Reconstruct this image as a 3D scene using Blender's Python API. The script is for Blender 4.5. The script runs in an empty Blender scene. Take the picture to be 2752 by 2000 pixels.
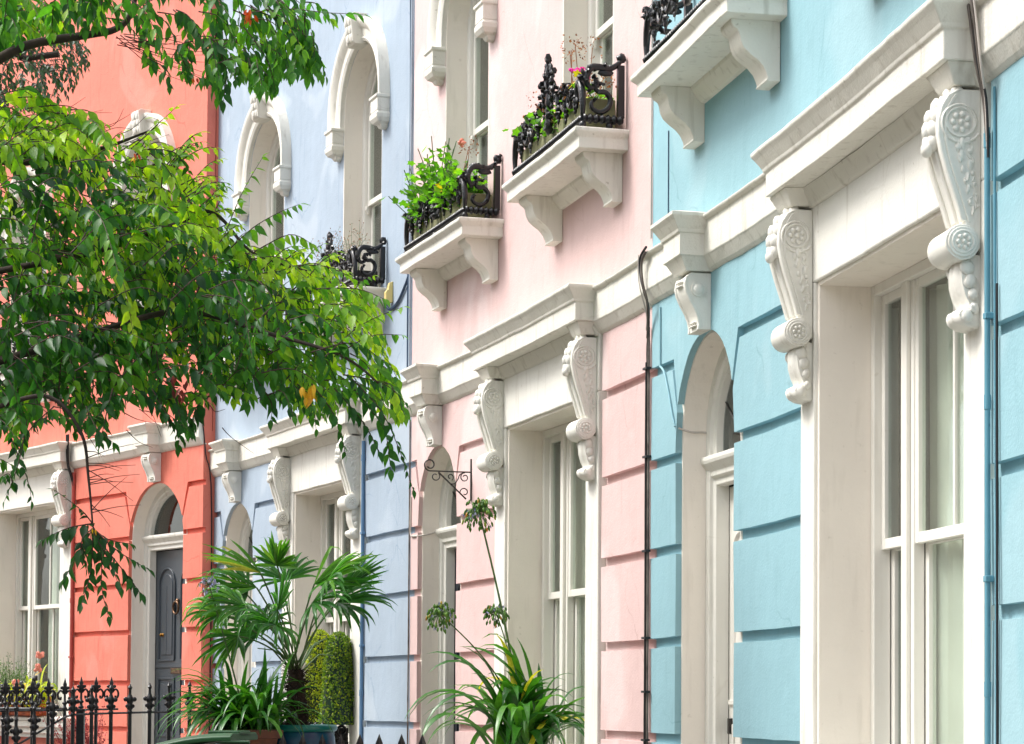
import bpy, bmesh, math, random
from mathutils import Vector, Matrix, noise
R = math.radians
rnd = random.Random(11)
sc = bpy.context.scene
COL = sc.collection
EYE = 1.6

# ------------------------------------------------------------------ street geometry
CP = (-0.011416147325387843, 0.04838145446484829, 1.985648107209706)   # plan curve of the terrace x(y)
def xc(y): return CP[0]*y*y + CP[1]*y + CP[2]
YS = [3 + i*0.01 for i in range(3200)]
SA = [0.0]
for i in range(1, len(YS)):
    SA.append(SA[-1] + math.hypot(0.01, xc(YS[i]) - xc(YS[i-1])))
S0 = SA[int(round((12.758-3)/0.01))]
def plan(s, t):
    q = S0 - s
    lo, hi = 0, len(SA)-1
    if q <= 0: y = 3 + q
    else:
        while hi-lo > 1:
            m = (lo+hi)//2
            if SA[m] < q: lo = m
            else: hi = m
        y = YS[lo] + (q-SA[lo])/(SA[hi]-SA[lo])*0.01
    d = 2*CP[0]*y + CP[1]; n = math.hypot(1, d)
    return xc(y) - t/n, y + t*d/n
def fA(s, t, h):
    x, y = plan(s, t); return Vector((x, y, EYE+h))
RC = (-2.9974, 22.8294); RD = (-0.56056, 0.82811); RN = (-0.82811, -0.56056)
def fR(s, t, h):
    return Vector((RC[0] - s*RD[0] + t*RN[0], RC[1] - s*RD[1] + t*RN[1], EYE+h))
def fW(x, y, z): return Vector((x, y, z))

# ------------------------------------------------------------------ scene graph helpers
def tag(o, label=None, cat=None, group=None, kind=None):
    if label: o['label'] = label
    if cat: o['category'] = cat
    if group: o['group'] = group
    if kind: o['kind'] = kind
    return o
def empty(name, loc, label=None, cat=None, group=None):
    o = bpy.data.objects.new(name, None); o.empty_display_size = 0.2
    o.location = loc; COL.objects.link(o)
    return tag(o, label, cat, group)
def wloc(o):
    v = Vector((0,0,0))
    while o is not None:
        v = v + Vector(o.location); o = o.parent
    return v

class MB:
    def __init__(s, fr=fW): s.fr = fr; s.v = []; s.f = []; s.m = []; s.cur = 0; s.col = None; s.tone = 0.5; s.seg = 0.5
    def raw(s, vs, fs, mapped=False):
        b = len(s.v)
        s.v += [Vector(p) if mapped else s.fr(*p) for p in vs]
        s.f += [tuple(b+i for i in f) for f in fs]
        s.m += [s.cur]*len(fs)
        if s.col is not None: s.col += [s.tone]*len(fs)
    def box(s, a0, a1, b0, b1, c0, c1, n=None):
        if n is None: n = max(1, int(abs(a1-a0)/s.seg)+1) if s.fr is not fW else 1
        vs = []; fs = []
        for i in range(n+1):
            a = a0 + (a1-a0)*i/n
            vs += [(a,b0,c0),(a,b1,c0),(a,b1,c1),(a,b0,c1)]
        for i in range(n):
            o = 4*i
            for k in range(4):
                fs.append((o+k, o+(k+1)%4, o+4+(k+1)%4, o+4+k))
        fs.append((3,2,1,0)); o = 4*n; fs.append((o,o+1,o+2,o+3))
        s.raw(vs, fs)
    def sideprism(s, poly, a0, a1, n=None):
        if n is None: n = max(1, int(abs(a1-a0)/s.seg)+1) if s.fr is not fW else 1
        k = len(poly); vs = []; fs = []
        for i in range(n+1):
            a = a0 + (a1-a0)*i/n
            vs += [(a,p[0],p[1]) for p in poly]
        for i in range(n):
            for j in range(k):
                o = i*k
                fs.append((o+j, o+(j+1)%k, o+k+(j+1)%k, o+k+j))
        fs.append(tuple(range(k-1,-1,-1))); fs.append(tuple(n*k+j for j in range(k)))
        s.raw(vs, fs)
    def ring(s, s0, s1, t0, prof, ref=None, left=True, right=True):
        """stack of plan outlines with mitred returns; prof = [(projection, h)...] bottom to top"""
        if ref is None: ref = prof[0][0]
        n = max(1, int(abs(s1-s0)/s.seg)+1)
        vs = []; k = n+3
        for p, h in prof:
            e = p-ref
            l = s0 - (e if left else 0); r = s1 + (e if right else 0)
            vs.append((l, t0, h))
            for i in range(n+1):
                vs.append((l+(r-l)*i/n, p, h))
            vs.append((r, t0, h))
        fs = []
        for j in range(len(prof)-1):
            o = j*k
            for i in range(k):
                a = i; b = (i+1) % k
                fs.append((o+a, o+b, o+k+b, o+k+a))
        fs.append(tuple(range(k-1,-1,-1))); o = (len(prof)-1)*k; fs.append(tuple(o+i for i in range(k)))
        s.raw(vs, fs)
    def prism(s, poly, t0, t1, step=0.5):
        """polygon in (s,h) extruded between t0 and t1, cut along s so it follows the curve"""
        bm = bmesh.new()
        a = [bm.verts.new((p[0], t0, p[1])) for p in poly]
        b = [bm.verts.new((p[0], t1, p[1])) for p in poly]
        n = len(poly)
        for i in range(n):
            bm.faces.new((a[i], a[(i+1)%n], b[(i+1)%n], b[i]))
        fa = bm.faces.new(a); fb = bm.faces.new(list(reversed(b)))
        bmesh.ops.triangulate(bm, faces=[fa, fb])
        if step and s.fr is fA:
            lo = min(p[0] for p in poly); hi = max(p[0] for p in poly)
            k = math.ceil(lo/step)
            while k*step < hi - 1e-3:
                if k*step > lo + 1e-3:
                    bmesh.ops.bisect_plane(bm, geom=bm.verts[:]+bm.edges[:]+bm.faces[:], plane_co=(k*step,0,0), plane_no=(1,0,0), dist=1e-5)
                k += 1
        bm.verts.index_update()
        s.raw([tuple(v.co) for v in bm.verts], [tuple(v.index for v in f.verts) for f in bm.faces])
        bm.free()
    def sweep(s, c, rx, ry, hs, h0, prof, n=20, closed=True):
        """sweep a closed profile [(offset outward, t)] round an arched opening"""
        rows = []
        for d, t in prof:
            row = [(c-rx-d, t, h0), (c-rx-d, t, hs)]
            for i in range(1, n):
                a = math.pi - math.pi*i/n
                row.append((c+(rx+d)*math.cos(a), t, hs+(ry+d)*math.sin(a)))
            row += [(c+rx+d, t, hs), (c+rx+d, t, h0)]
            rows.append(row)
        k = len(rows[0]); m = len(rows)
        vs = [p for r_ in rows for p in r_]; fs = []
        for j in range(m if closed else m-1):
            j2 = (j+1) % m
            for i in range(k-1):
                fs.append((j*k+i, j*k+i+1, j2*k+i+1, j2*k+i))
        if closed and m > 2:
            fs.append(tuple(j*k for j in range(m))); fs.append(tuple(j*k+k-1 for j in reversed(range(m))))
        s.raw(vs, fs)
    def frame(s, a0, a1, c0, c1, w, b0, b1, wb=None, wt=None):
        wb = w if wb is None else wb; wt = w if wt is None else wt
        s.box(a0, a0+w, b0, b1, c0, c1); s.box(a1-w, a1, b0, b1, c0, c1)
        s.box(a0+w, a1-w, b0+0.001, b1-0.001, c0, c0+wb); s.box(a0+w, a1-w, b0+0.001, b1-0.001, c1-wt, c1)
    def tube(s, pts, r, n=8, cap=True, mapped=False, flat=1.0):
        P = [Vector(p) if mapped else s.fr(*p) for p in pts]
        if len(P) < 2: return
        rs = r if isinstance(r, (list, tuple)) else [r]*len(P)
        vs = []; fs = []; up = None
        for i, p in enumerate(P):
            d = (P[min(i+1, len(P)-1)] - P[max(i-1, 0)])
            if d.length < 1e-9: d = Vector((0,0,1))
            d.normalize()
            if up is None:
                up = Vector((0,0,1)) if abs(d.z) < 0.9 else Vector((1,0,0))
            side = d.cross(up)
            if side.length < 1e-6: side = d.cross(Vector((0,1,0)))
            side.normalize(); up = side.cross(d).normalized()
            for k in range(n):
                a = 2*math.pi*k/n
                vs.append(p + (side*math.cos(a)*flat + up*math.sin(a))*rs[i])
        for i in range(len(P)-1):
            for k in range(n):
                fs.append((i*n+k, i*n+(k+1)%n, (i+1)*n+(k+1)%n, (i+1)*n+k))
        if cap:
            fs.append(tuple(reversed(range(n)))); fs.append(tuple((len(P)-1)*n+k for k in range(n)))
        s.raw(vs, fs, True)
    def lathe(s, c, prof, n=24):
        """c in world/local frame; prof [(r,z)] about vertical"""
        C = s.fr(*c); vs = []; fs = []
        for r, z in prof:
            for k in range(n):
                a = 2*math.pi*k/n
                vs.append(C + Vector((r*math.cos(a), r*math.sin(a), z)))
        for i in range(len(prof)-1):
            for k in range(n):
                fs.append((i*n+k, i*n+(k+1)%n, (i+1)*n+(k+1)%n, (i+1)*n+k))
        fs.append(tuple(reversed(range(n)))); fs.append(tuple((len(prof)-1)*n+k for k in range(n)))
        s.raw(vs, fs, True)
    def blob(s, c, r, seg=8, rings=5, jit=0.0):
        """ellipsoid in local frame axes"""
        if not isinstance(r, (list, tuple)): r = (r, r, r)
        vs = [(c[0], c[1], c[2]-r[2])]; fs = []
        for i in range(1, rings):
            a = -math.pi/2 + math.pi*i/rings
            for k in range(seg):
                b = 2*math.pi*k/seg
                j = 1 + jit*(rnd.random()-0.5)
                vs.append((c[0]+r[0]*math.cos(a)*math.cos(b)*j, c[1]+r[1]*math.cos(a)*math.sin(b)*j, c[2]+r[2]*math.sin(a)*j))
        vs.append((c[0], c[1], c[2]+r[2]))
        for k in range(seg): fs.append((0, 1+(k+1)%seg, 1+k))
        for i in range(rings-2):
            for k in range(seg):
                o = 1+i*seg
                fs.append((o+k, o+(k+1)%seg, o+seg+(k+1)%seg, o+seg+k))
        o = 1+(rings-2)*seg; t = len(vs)-1
        for k in range(seg): fs.append((o+k, o+(k+1)%seg, t))
        s.raw(vs, fs)
    def under(s, low, top, t0, t1):
        """solid between an x-monotone lower outline and a level top"""
        pts = []
        for i in range(len(low)-1):
            a, b = low[i], low[i+1]
            if b[0]-a[0] < 1e-6: continue
            n = max(1, int((b[0]-a[0])/s.seg)+1)
            if not pts or pts[-1] != a: pts.append(a)
            for k in range(1, n+1): pts.append((a[0]+(b[0]-a[0])*k/n, a[1]+(b[1]-a[1])*k/n))
        vs = []; fs = []
        for x, h in pts: vs += [(x,t0,h),(x,t1,h),(x,t1,top),(x,t0,top)]
        for i in range(len(pts)-1):
            for k in range(4): fs.append((4*i+k, 4*i+(k+1)%4, 4*i+4+(k+1)%4, 4*i+4+k))
        fs.append((3,2,1,0)); o = 4*(len(pts)-1); fs.append((o,o+1,o+2,o+3))
        s.raw(vs, fs)
    def cyl(s, a, b, r, n=20):
        s.tube([a, b], r, n)
    def build(s, name, mats, parent=None, bevel=0, smooth=None, loc=None, seg=2, wav=0):
        me = bpy.data.meshes.new(name)
        if wav:
            s.v = [v + noise.noise_vector(v*1.7)*0.005*wav + noise.noise_vector(v*9.0)*0.0032*wav for v in s.v]
        org = wloc(parent) if parent else Vector(loc or (0,0,0))
        me.from_pydata([v-org for v in s.v], [], s.f)
        if not isinstance(mats, (list, tuple)): mats = [mats]
        for m in mats: me.materials.append(m)
        if len(mats) > 1: me.polygons.foreach_set('material_index', s.m)
        if s.col is not None:
            at = me.attributes.new('tone', 'FLOAT', 'FACE'); at.data.foreach_set('value', s.col)
        bm = bmesh.new(); bm.from_mesh(me); bmesh.ops.recalc_face_normals(bm, faces=bm.faces); bm.to_mesh(me); bm.free()
        if smooth is not None:
            me.shade_smooth(); me.set_sharp_from_angle(angle=R(smooth))
        me.update()
        o = bpy.data.objects.new(name, me); COL.objects.link(o)
        if parent: o.parent = parent
        elif loc: o.location = loc
        if bevel:
            b = o.modifiers.new('bevel', 'BEVEL'); b.width = bevel; b.segments = seg; b.limit_method = 'ANGLE'; b.angle_limit = R(32); b.harden_normals = False
            b.use_clamp_overlap = True
        return o

def spiral(cx, cy, r0, r1, a0, turns, n=18):
    return [(cx+(r0+(r1-r0)*i/n)*math.cos(a0+turns*2*math.pi*i/n), cy+(r0+(r1-r0)*i/n)*math.sin(a0+turns*2*math.pi*i/n)) for i in range(n+1)]
def bez(p, n=12):
    out = []
    for i in range(n+1):
        t = i/n; q = [Vector(a) for a in p]
        while len(q) > 1: q = [q[k].lerp(q[k+1], t) for k in range(len(q)-1)]
        out.append(q[0])
    return out
def catmull(pts, n=6):
    out = []
    P = [Vector(p) for p in pts]
    for i in range(len(P)-1):
        p0 = P[max(i-1,0)]; p1 = P[i]; p2 = P[i+1]; p3 = P[min(i+2,len(P)-1)]
        for k in range(n):
            t = k/n
            out.append(0.5*((2*p1)+(p2-p0)*t+(2*p0-5*p1+4*p2-p3)*t*t+(3*p1-p0-3*p2+p3)*t**3))
    out.append(P[-1]); return out

# ------------------------------------------------------------------ materials
def nodes(name):
    m = bpy.data.materials.new(name); m.use_nodes = True
    nt = m.node_tree; nt.nodes.clear()
    return m, nt, lambda t, **k: _nn(nt, t, k)
def _nn(nt, t, k):
    n = nt.nodes.new(t)
    for a, b in k.items():
        if a.startswith('_'): n.inputs[a[1:].replace('_',' ')].default_value = b
        else: setattr(n, a, b)
    return n
def lin(c):
    return tuple(((x/255)/12.92 if x/255 <= 0.04045 else ((x/255+0.055)/1.055)**2.4) for x in c)+(1,)
def paint(name, rgb, rough=0.7, bump=0.25, fine=90, var=0.10, dirt=0.0, dirtcol=(92,82,64), streak=True, spec=0.3, mottle=1.1, dust=0.5, crack=0.0, patch=0.0):
    m, nt, N = nodes(name); L = nt.links.new
    out = N('ShaderNodeOutputMaterial'); bs = N('ShaderNodeBsdfPrincipled')
    bs.inputs['Roughness'].default_value = rough
    bs.inputs['Specular IOR Level'].default_value = spec
    geo = N('ShaderNodeNewGeometry')
    n1 = N('ShaderNodeTexNoise'); n1.inputs['Scale'].default_value = mottle; n1.inputs['Detail'].default_value = 6; n1.inputs['Roughness'].default_value = 0.6
    L(geo.outputs['Position'], n1.inputs['Vector'])
    mr = N('ShaderNodeMapRange'); mr.inputs[1].default_value = 0.3; mr.inputs[2].default_value = 0.7
    mr.inputs[3].default_value = 1-var; mr.inputs[4].default_value = 1+var*0.5
    L(n1.outputs[0], mr.inputs[0])
    mx = N('ShaderNodeMix', data_type='RGBA', blend_type='MULTIPLY'); mx.inputs[0].default_value = 1
    mx.inputs[6].default_value = lin(rgb)
    L(mr.outputs[0], mx.inputs[7])
    colr = mx.outputs[2]
    # blotchy thin paint / rain marks with their own outline
    mp = N('ShaderNodeMapping'); mp.inputs['Scale'].default_value = (12, 12, 1.6)
    L(geo.outputs['Position'], mp.inputs[0])
    n2 = N('ShaderNodeTexNoise'); n2.inputs['Scale'].default_value = 1.6; n2.inputs['Detail'].default_value = 5
    L(mp.outputs[0], n2.inputs['Vector'])
    m2 = N('ShaderNodeMapRange'); m2.inputs[1].default_value = 0.56; m2.inputs[2].default_value = 0.78; m2.inputs[3].default_value = 0; m2.inputs[4].default_value = dirt
    L(n2.outputs[0], m2.inputs[0])
    mx2 = N('ShaderNodeMix', data_type='RGBA'); mx2.inputs[7].default_value = lin(dirtcol)
    L(m2.outputs[0], mx2.inputs[0]); L(colr, mx2.inputs[6])
    # fine specks
    n4 = N('ShaderNodeTexNoise'); n4.inputs['Scale'].default_value = 28; n4.inputs['Detail'].default_value = 3
    L(geo.outputs['Position'], n4.inputs['Vector'])
    m4 = N('ShaderNodeMapRange'); m4.inputs[1].default_value = 0.69; m4.inputs[2].default_value = 0.76; m4.inputs[3].default_value = 0; m4.inputs[4].default_value = dust*dirt*2
    L(n4.outputs[0], m4.inputs[0])
    mx3 = N('ShaderNodeMix', data_type='RGBA'); mx3.inputs[7].default_value = lin(dirtcol)
    L(m4.outputs[0], mx3.inputs[0]); L(mx2.outputs[2], mx3.inputs[6])
    fin = mx3.outputs[2]
    if patch:
        # repaired areas where a paler coat was brushed on
        n6 = N('ShaderNodeTexNoise'); n6.inputs['Scale'].default_value = 0.9; n6.inputs['Detail'].default_value = 3; n6.inputs['Distortion'].default_value = 0.6
        L(geo.outputs['Position'], n6.inputs['Vector'])
        m6 = N('ShaderNodeMapRange'); m6.inputs[1].default_value = 0.56; m6.inputs[2].default_value = 0.61; m6.inputs[3].default_value = 0; m6.inputs[4].default_value = patch
        L(n6.outputs[0], m6.inputs[0])
        mx6 = N('ShaderNodeMix', data_type='RGBA'); mx6.inputs[7].default_value = lin(tuple(min(255, int(x*0.55+240*0.45)) for x in rgb))
        L(m6.outputs[0], mx6.inputs[0]); L(fin, mx6.inputs[6]); fin = mx6.outputs[2]
    if crack:
        nd = N('ShaderNodeTexNoise'); nd.inputs['Scale'].default_value = 2.4; nd.inputs['Detail'].default_value = 4
        L(geo.outputs['Position'], nd.inputs['Vector'])
        av = N('ShaderNodeMix', data_type='RGBA'); av.inputs[0].default_value = 0.22
        L(geo.outputs['Position'], av.inputs[6]); L(nd.outputs['Color'], av.inputs[7])
        vo = N('ShaderNodeTexVoronoi', feature='DISTANCE_TO_EDGE'); vo.inputs['Scale'].default_value = 1.25
        L(av.outputs[2], vo.inputs['Vector'])
        mc = N('ShaderNodeMapRange'); mc.inputs[1].default_value = 0.0; mc.inputs[2].default_value = 0.008; mc.inputs[3].default_value = 1; mc.inputs[4].default_value = 0
        L(vo.outputs['Distance'], mc.inputs[0])
        mk = N('ShaderNodeMapRange'); mk.inputs[1].default_value = 0.50; mk.inputs[2].default_value = 0.60; mk.inputs[3].default_value = 0; mk.inputs[4].default_value = crack
        L(nd.outputs[0], mk.inputs[0])
        mm = N('ShaderNodeMath', operation='MULTIPLY'); L(mc.outputs[0], mm.inputs[0]); L(mk.outputs[0], mm.inputs[1])
        mx7 = N('ShaderNodeMix', data_type='RGBA'); mx7.inputs[7].default_value = lin(dirtcol)
        L(mm.outputs[0], mx7.inputs[0]); L(fin, mx7.inputs[6]); fin = mx7.outputs[2]
    L(fin, bs.inputs['Base Color'])
    n3 = N('ShaderNodeTexNoise'); n3.inputs['Scale'].default_value = fine; n3.inputs['Detail'].default_value = 5
    L(geo.outputs['Position'], n3.inputs['Vector'])
    n5 = N('ShaderNodeTexNoise'); n5.inputs['Scale'].default_value = 7; n5.inputs['Detail'].default_value = 4
    L(geo.outputs['Position'], n5.inputs['Vector'])
    ad = N('ShaderNodeMath', operation='MULTIPLY_ADD'); ad.inputs[1].default_value = 3.0
    L(n5.outputs[0], ad.inputs[0]); L(n3.outputs[0], ad.inputs[2])
    bp = N('ShaderNodeBump'); bp.inputs['Strength'].default_value = bump; bp.inputs['Distance'].default_value = 0.006
    L(ad.outputs[0], bp.inputs['Height']); L(bp.outputs[0], bs.inputs['Normal'])
    L(bs.outputs[0], out.inputs[0])
    return m
def plain(name, rgb, rough=0.5, metal=0.0, spec=0.5, bump=0, scale=60, var=0.12, col2=None, sc2=6):
    m, nt, N = nodes(name); L = nt.links.new
    out = N('ShaderNodeOutputMaterial'); bs = N('ShaderNodeBsdfPrincipled')
    bs.inputs['Roughness'].default_value = rough; bs.inputs['Metallic'].default_value = metal; bs.inputs['Specular IOR Level'].default_value = spec
    geo = N('ShaderNodeNewGeometry')
    n1 = N('ShaderNodeTexNoise'); n1.inputs['Scale'].default_value = sc2; n1.inputs['Detail'].default_value = 5
    L(geo.outputs['Position'], n1.inputs['Vector'])
    cr = N('ShaderNodeMapRange'); cr.inputs[1].default_value = 0.35; cr.inputs[2].default_value = 0.65
    L(n1.outputs[0], cr.inputs[0])
    mx = N('ShaderNodeMix', data_type='RGBA')
    a = lin(rgb); b = lin(col2) if col2 else tuple(x*(1-var*2) for x in a[:3])+(1,)
    mx.inputs[6].default_value = a; mx.inputs[7].default_value = b
    L(cr.outputs[0], mx.inputs[0]); L(mx.outputs[2], bs.inputs['Base Color'])
    if bump:
        n3 = N('ShaderNodeTexNoise'); n3.inputs['Scale'].default_value = scale; n3.inputs['Detail'].default_value = 4
        L(geo.outputs['Position'], n3.inputs['Vector'])
        bp = N('ShaderNodeBump'); bp.inputs['Strength'].default_value = bump; bp.inputs['Distance'].default_value = 0.005
        L(n3.outputs[0], bp.inputs['Height']); L(bp.outputs[0], bs.inputs['Normal'])
    L(bs.outputs[0], out.inputs[0])
    return m
def leafmat(name, ramp, trans=0.45, rough=0.42, spec=0.5, back=(120,150,60), tb=1.6):
    """ramp: [(pos, rgb)] driven by the per leaf tone attribute"""
    m, nt, N = nodes(name); L = nt.links.new
    out = N('ShaderNodeOutputMaterial'); bs = N('ShaderNodeBsdfPrincipled')
    bs.inputs['Roughness'].default_value = rough; bs.inputs['Specular IOR Level'].default_value = spec
    at = N('ShaderNodeAttribute', attribute_name='tone')
    cr = N('ShaderNodeValToRGB'); cr.color_ramp.interpolation = 'LINEAR'
    el = cr.color_ramp.elements
    el[0].position = ramp[0][0]; el[0].color = lin(ramp[0][1]); el[1].position = ramp[-1][0]; el[1].color = lin(ramp[-1][1])
    for p, c in ramp[1:-1]:
        e = el.new(p); e.color = lin(c)
    L(at.outputs['Fac'], cr.inputs[0])
    geo = N('ShaderNodeNewGeometry')
    nz = N('ShaderNodeTexNoise'); nz.inputs['Scale'].default_value = 55; nz.inputs['Detail'].default_value = 2
    L(geo.outputs['Position'], nz.inputs['Vector'])
    mr = N('ShaderNodeMapRange'); mr.inputs[1].default_value = 0.3; mr.inputs[2].default_value = 0.7; mr.inputs[3].default_value = 0.82; mr.inputs[4].default_value = 1.15
    L(nz.outputs[0], mr.inputs[0])
    mx = N('ShaderNodeMix', data_type='RGBA', blend_type='MULTIPLY'); mx.inputs[0].default_value = 1
    L(cr.outputs[0], mx.inputs[6]); L(mr.outputs[0], mx.inputs[7])
    L(mx.outputs[2], bs.inputs['Base Color'])
    tr = N('ShaderNodeBsdfTranslucent')
    mt = N('ShaderNodeMix', data_type='RGBA', blend_type='MULTIPLY'); mt.inputs[0].default_value = 1
    mt.inputs[7].default_value = (1.25*tb, 1.35*tb, 0.35*tb, 1)
    L(mx.outputs[2], mt.inputs[6]); L(mt.outputs[2], tr.inputs['Color'])
    ms = N('ShaderNodeMixShader'); ms.inputs[0].default_value = trans
    L(bs.outputs[0], ms.inputs[1]); L(tr.outputs[0], ms.inputs[2]); L(ms.outputs[0], out.inputs[0])
    return m
def glassmat(name, tint=(0.86,0.90,0.88), base=0.03):
    m, nt, N = nodes(name); L = nt.links.new
    out = N('ShaderNodeOutputMaterial')
    gl = N('ShaderNodeBsdfGlossy'); gl.inputs['Roughness'].default_value = 0.02; gl.inputs['Color'].default_value = (0.93,0.95,0.94,1)
    tr = N('ShaderNodeBsdfTransparent'); tr.inputs['Color'].default_value = tint+(1,)
    fr = N('ShaderNodeFresnel'); fr.inputs['IOR'].default_value = 1.5
    ad = N('ShaderNodeMath', operation='ADD', use_clamp=True); ad.inputs[1].default_value = base
    geo = N('ShaderNodeNewGeometry')
    io = N('ShaderNodeMapRange'); io.inputs[3].default_value = 1.35; io.inputs[4].default_value = 1/1.35
    L(geo.outputs['Backfacing'], io.inputs[0]); L(io.outputs[0], fr.inputs['IOR'])
    nz = N('ShaderNodeTexNoise'); nz.inputs['Scale'].default_value = 2.2; nz.inputs['Detail'].default_value = 1
    L(geo.outputs['Position'], nz.inputs['Vector'])
    bp = N('ShaderNodeBump'); bp.inputs['Strength'].default_value = 0.25; bp.inputs['Distance'].default_value = 0.03
    L(nz.outputs[0], bp.inputs['Height']); L(bp.outputs[0], gl.inputs['Normal'])
    L(fr.outputs[0], ad.inputs[0])
    ms = N('ShaderNodeMixShader'); L(ad.outputs[0], ms.inputs[0]); L(tr.outputs[0], ms.inputs[1]); L(gl.outputs[0], ms.inputs[2])
    L(ms.outputs[0], out.inputs[0])
    return m

M = {}
M['cyan'] = paint('cyan_stucco', (142,181,191), bump=0.30, var=0.09, dirt=0.22, dirtcol=(104,146,154), crack=0.5, patch=0.18)
M['pink'] = paint('pink_stucco', (212,184,181), bump=0.35, var=0.07, dirt=0.25, dirtcol=(176,140,134), crack=0.5, patch=0.45)
M['blue'] = paint('periwinkle_stucco', (158,173,188), bump=0.32, var=0.10, dirt=0.3, dirtcol=(112,134,160), crack=0.5, patch=0.3)
M['coral'] = paint('coral_stucco', (218,122,104), bump=0.4, var=0.12, dirt=0.40, dirtcol=(180,76,62), crack=0.5, patch=0.15)
M['white'] = paint('white_masonry_paint', (226,224,216), rough=0.6, bump=0.25, var=0.07, dirt=0.34, dirtcol=(146,134,112), crack=0.12)
M['white_old'] = paint('weathered_white_paint', (223,220,210), rough=0.65, bump=0.35, var=0.10, dirt=0.40, dirtcol=(128,116,94), crack=0.16)
M['joinery'] = paint('white_gloss_joinery', (228,225,217), rough=0.35, bump=0.06, var=0.03, dirt=0.15, dirtcol=(150,135,110), spec=0.5)
M['reveal'] = paint('cream_reveal_paint', (238,230,219), rough=0.65, bump=0.25, var=0.06, dirt=0.18, dirtcol=(150,138,118))
M['grey_door'] = paint('slate_grey_door_paint', (52,60,68), rough=0.3, bump=0.05, var=0.05, dirt=0.1, dirtcol=(50,58,66), spec=0.5)
M['dark_door'] = paint('navy_door_paint', (24,30,44), rough=0.3, bump=0.05, var=0.05, spec=0.5)
M['iron'] = plain('black_gloss_iron', (9,10,14), rough=0.30, spec=0.5, bump=0.6, scale=60, col2=(18,19,24), sc2=20)
M['iron_flat'] = plain('black_wrought_iron', (14,17,20), rough=0.5, spec=0.5, bump=0.3, scale=60, col2=(48,40,34), sc2=14)
M['brass'] = plain('aged_brass', (150,110,50), rough=0.35, metal=1.0, col2=(95,66,30), sc2=30)
M['bronze'] = plain('bronze_ring', (120,92,70), rough=0.35, metal=0.9, col2=(70,52,40), sc2=30)
M['glass'] = glassmat('window_glass')
M['darkglass'] = glassmat('fanlight_glass', (0.45,0.5,0.5), 0.06)
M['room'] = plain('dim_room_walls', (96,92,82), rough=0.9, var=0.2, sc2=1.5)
M['curtain'] = plain('pale_curtain_fabric', (242,241,230), rough=0.9, var=0.08, sc2=3, bump=0.1)
M['pipe_blue'] = paint('blue_painted_pipe', (96,148,166), rough=0.45, bump=0.1, var=0.12, dirt=0.5, dirtcol=(60,80,90))
M['pipe_peri'] = paint('blue_grey_painted_pipe', (98,132,166), rough=0.45, bump=0.1, var=0.12, dirt=0.5, dirtcol=(50,62,80))
M['pipe_coral'] = paint('coral_painted_pipe', (176,84,76), rough=0.5, bump=0.1, var=0.12, dirt=0.4, dirtcol=(70,60,60))
M['cable'] = plain('black_cable', (24,24,28), rough=0.5, var=0.2)
M['cable_grey'] = plain('grey_cable', (120,112,104), rough=0.6, var=0.25, col2=(70,60,55), sc2=9)
M['cable_blue'] = plain('navy_cable', (36,66,98), rough=0.5, var=0.2)
M['cable_white'] = plain('white_cable', (196,188,180), rough=0.6, var=0.1)
M['asphalt'] = plain('asphalt', (62,62,64), rough=0.9, bump=0.5, scale=90, var=0.2)
M['paving'] = plain('stone_paving', (142,138,130), rough=0.85, bump=0.4, scale=30, var=0.15, sc2=2)
M['step'] = plain('stone_step', (150,146,138), rough=0.8, bump=0.3, scale=30, var=0.15, sc2=3)
M['soil'] = plain('dry_soil', (74,52,36), rough=0.95, bump=1.0, scale=70, col2=(38,28,20), sc2=30)
M['trough'] = plain('mossy_stone_trough', (150,150,112), rough=0.85, bump=0.4, scale=60, col2=(112,112,78), sc2=9)
M['terracotta'] = plain('terracotta', (112,68,50), rough=0.8, bump=0.2, scale=50, col2=(84,58,48), sc2=7)
M['terracotta_bright'] = plain('orange_terracotta', (196,96,44), rough=0.75, bump=0.2, scale=50, col2=(150,66,34), sc2=7)
M['teal'] = plain('teal_glaze', (8,78,98), rough=0.28, spec=0.4, col2=(8,44,82), sc2=5)
M['teal_rim'] = plain('sea_green_glaze', (14,108,98), rough=0.28, spec=0.4, col2=(16,92,92), sc2=6)
M['bin'] = plain('green_plastic', (18,74,36), rough=0.45, spec=0.5, var=0.1)
M['bark'] = plain('grey_brown_bark', (62,50,42), rough=0.9, bump=0.9, scale=40, col2=(40,34,28), sc2=12)
M['twig'] = plain('reddish_twig', (72,46,38), rough=0.8, col2=(48,34,28), sc2=30)
M['fibre'] = plain('palm_fibre', (52,36,26), rough=0.95, bump=1.0, scale=80, col2=(28,20,16), sc2=30)
M['stalk'] = plain('green_stalk', (58,92,44), rough=0.6, col2=(80,104,50), sc2=20)
M['slate'] = plain('roof_slate', (70,74,80), rough=0.7, bump=0.3, var=0.2)
M['yellowbox'] = plain('faded_yellow_plastic', (226,204,132), rough=0.5, var=0.06)
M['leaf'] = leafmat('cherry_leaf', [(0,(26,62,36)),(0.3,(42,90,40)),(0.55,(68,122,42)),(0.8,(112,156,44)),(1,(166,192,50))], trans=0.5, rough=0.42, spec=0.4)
M['leaf_dark'] = leafmat('grey_green_leaf', [(0,(30,56,40)),(1,(58,88,58))], trans=0.2, rough=0.4)
M['leaf_orange'] = leafmat('orange_autumn_leaf', [(0,(206,66,22)),(1,(232,110,40))], trans=0.3, tb=0.7)
M['leaf_yellow'] = leafmat('yellow_autumn_leaf', [(0,(214,150,20)),(1,(236,190,40))], trans=0.3, tb=0.7)
M['leaf_red'] = leafmat('dark_red_leaf', [(0,(82,20,18)),(1,(130,44,30))], trans=0.3, tb=0.7)
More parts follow.
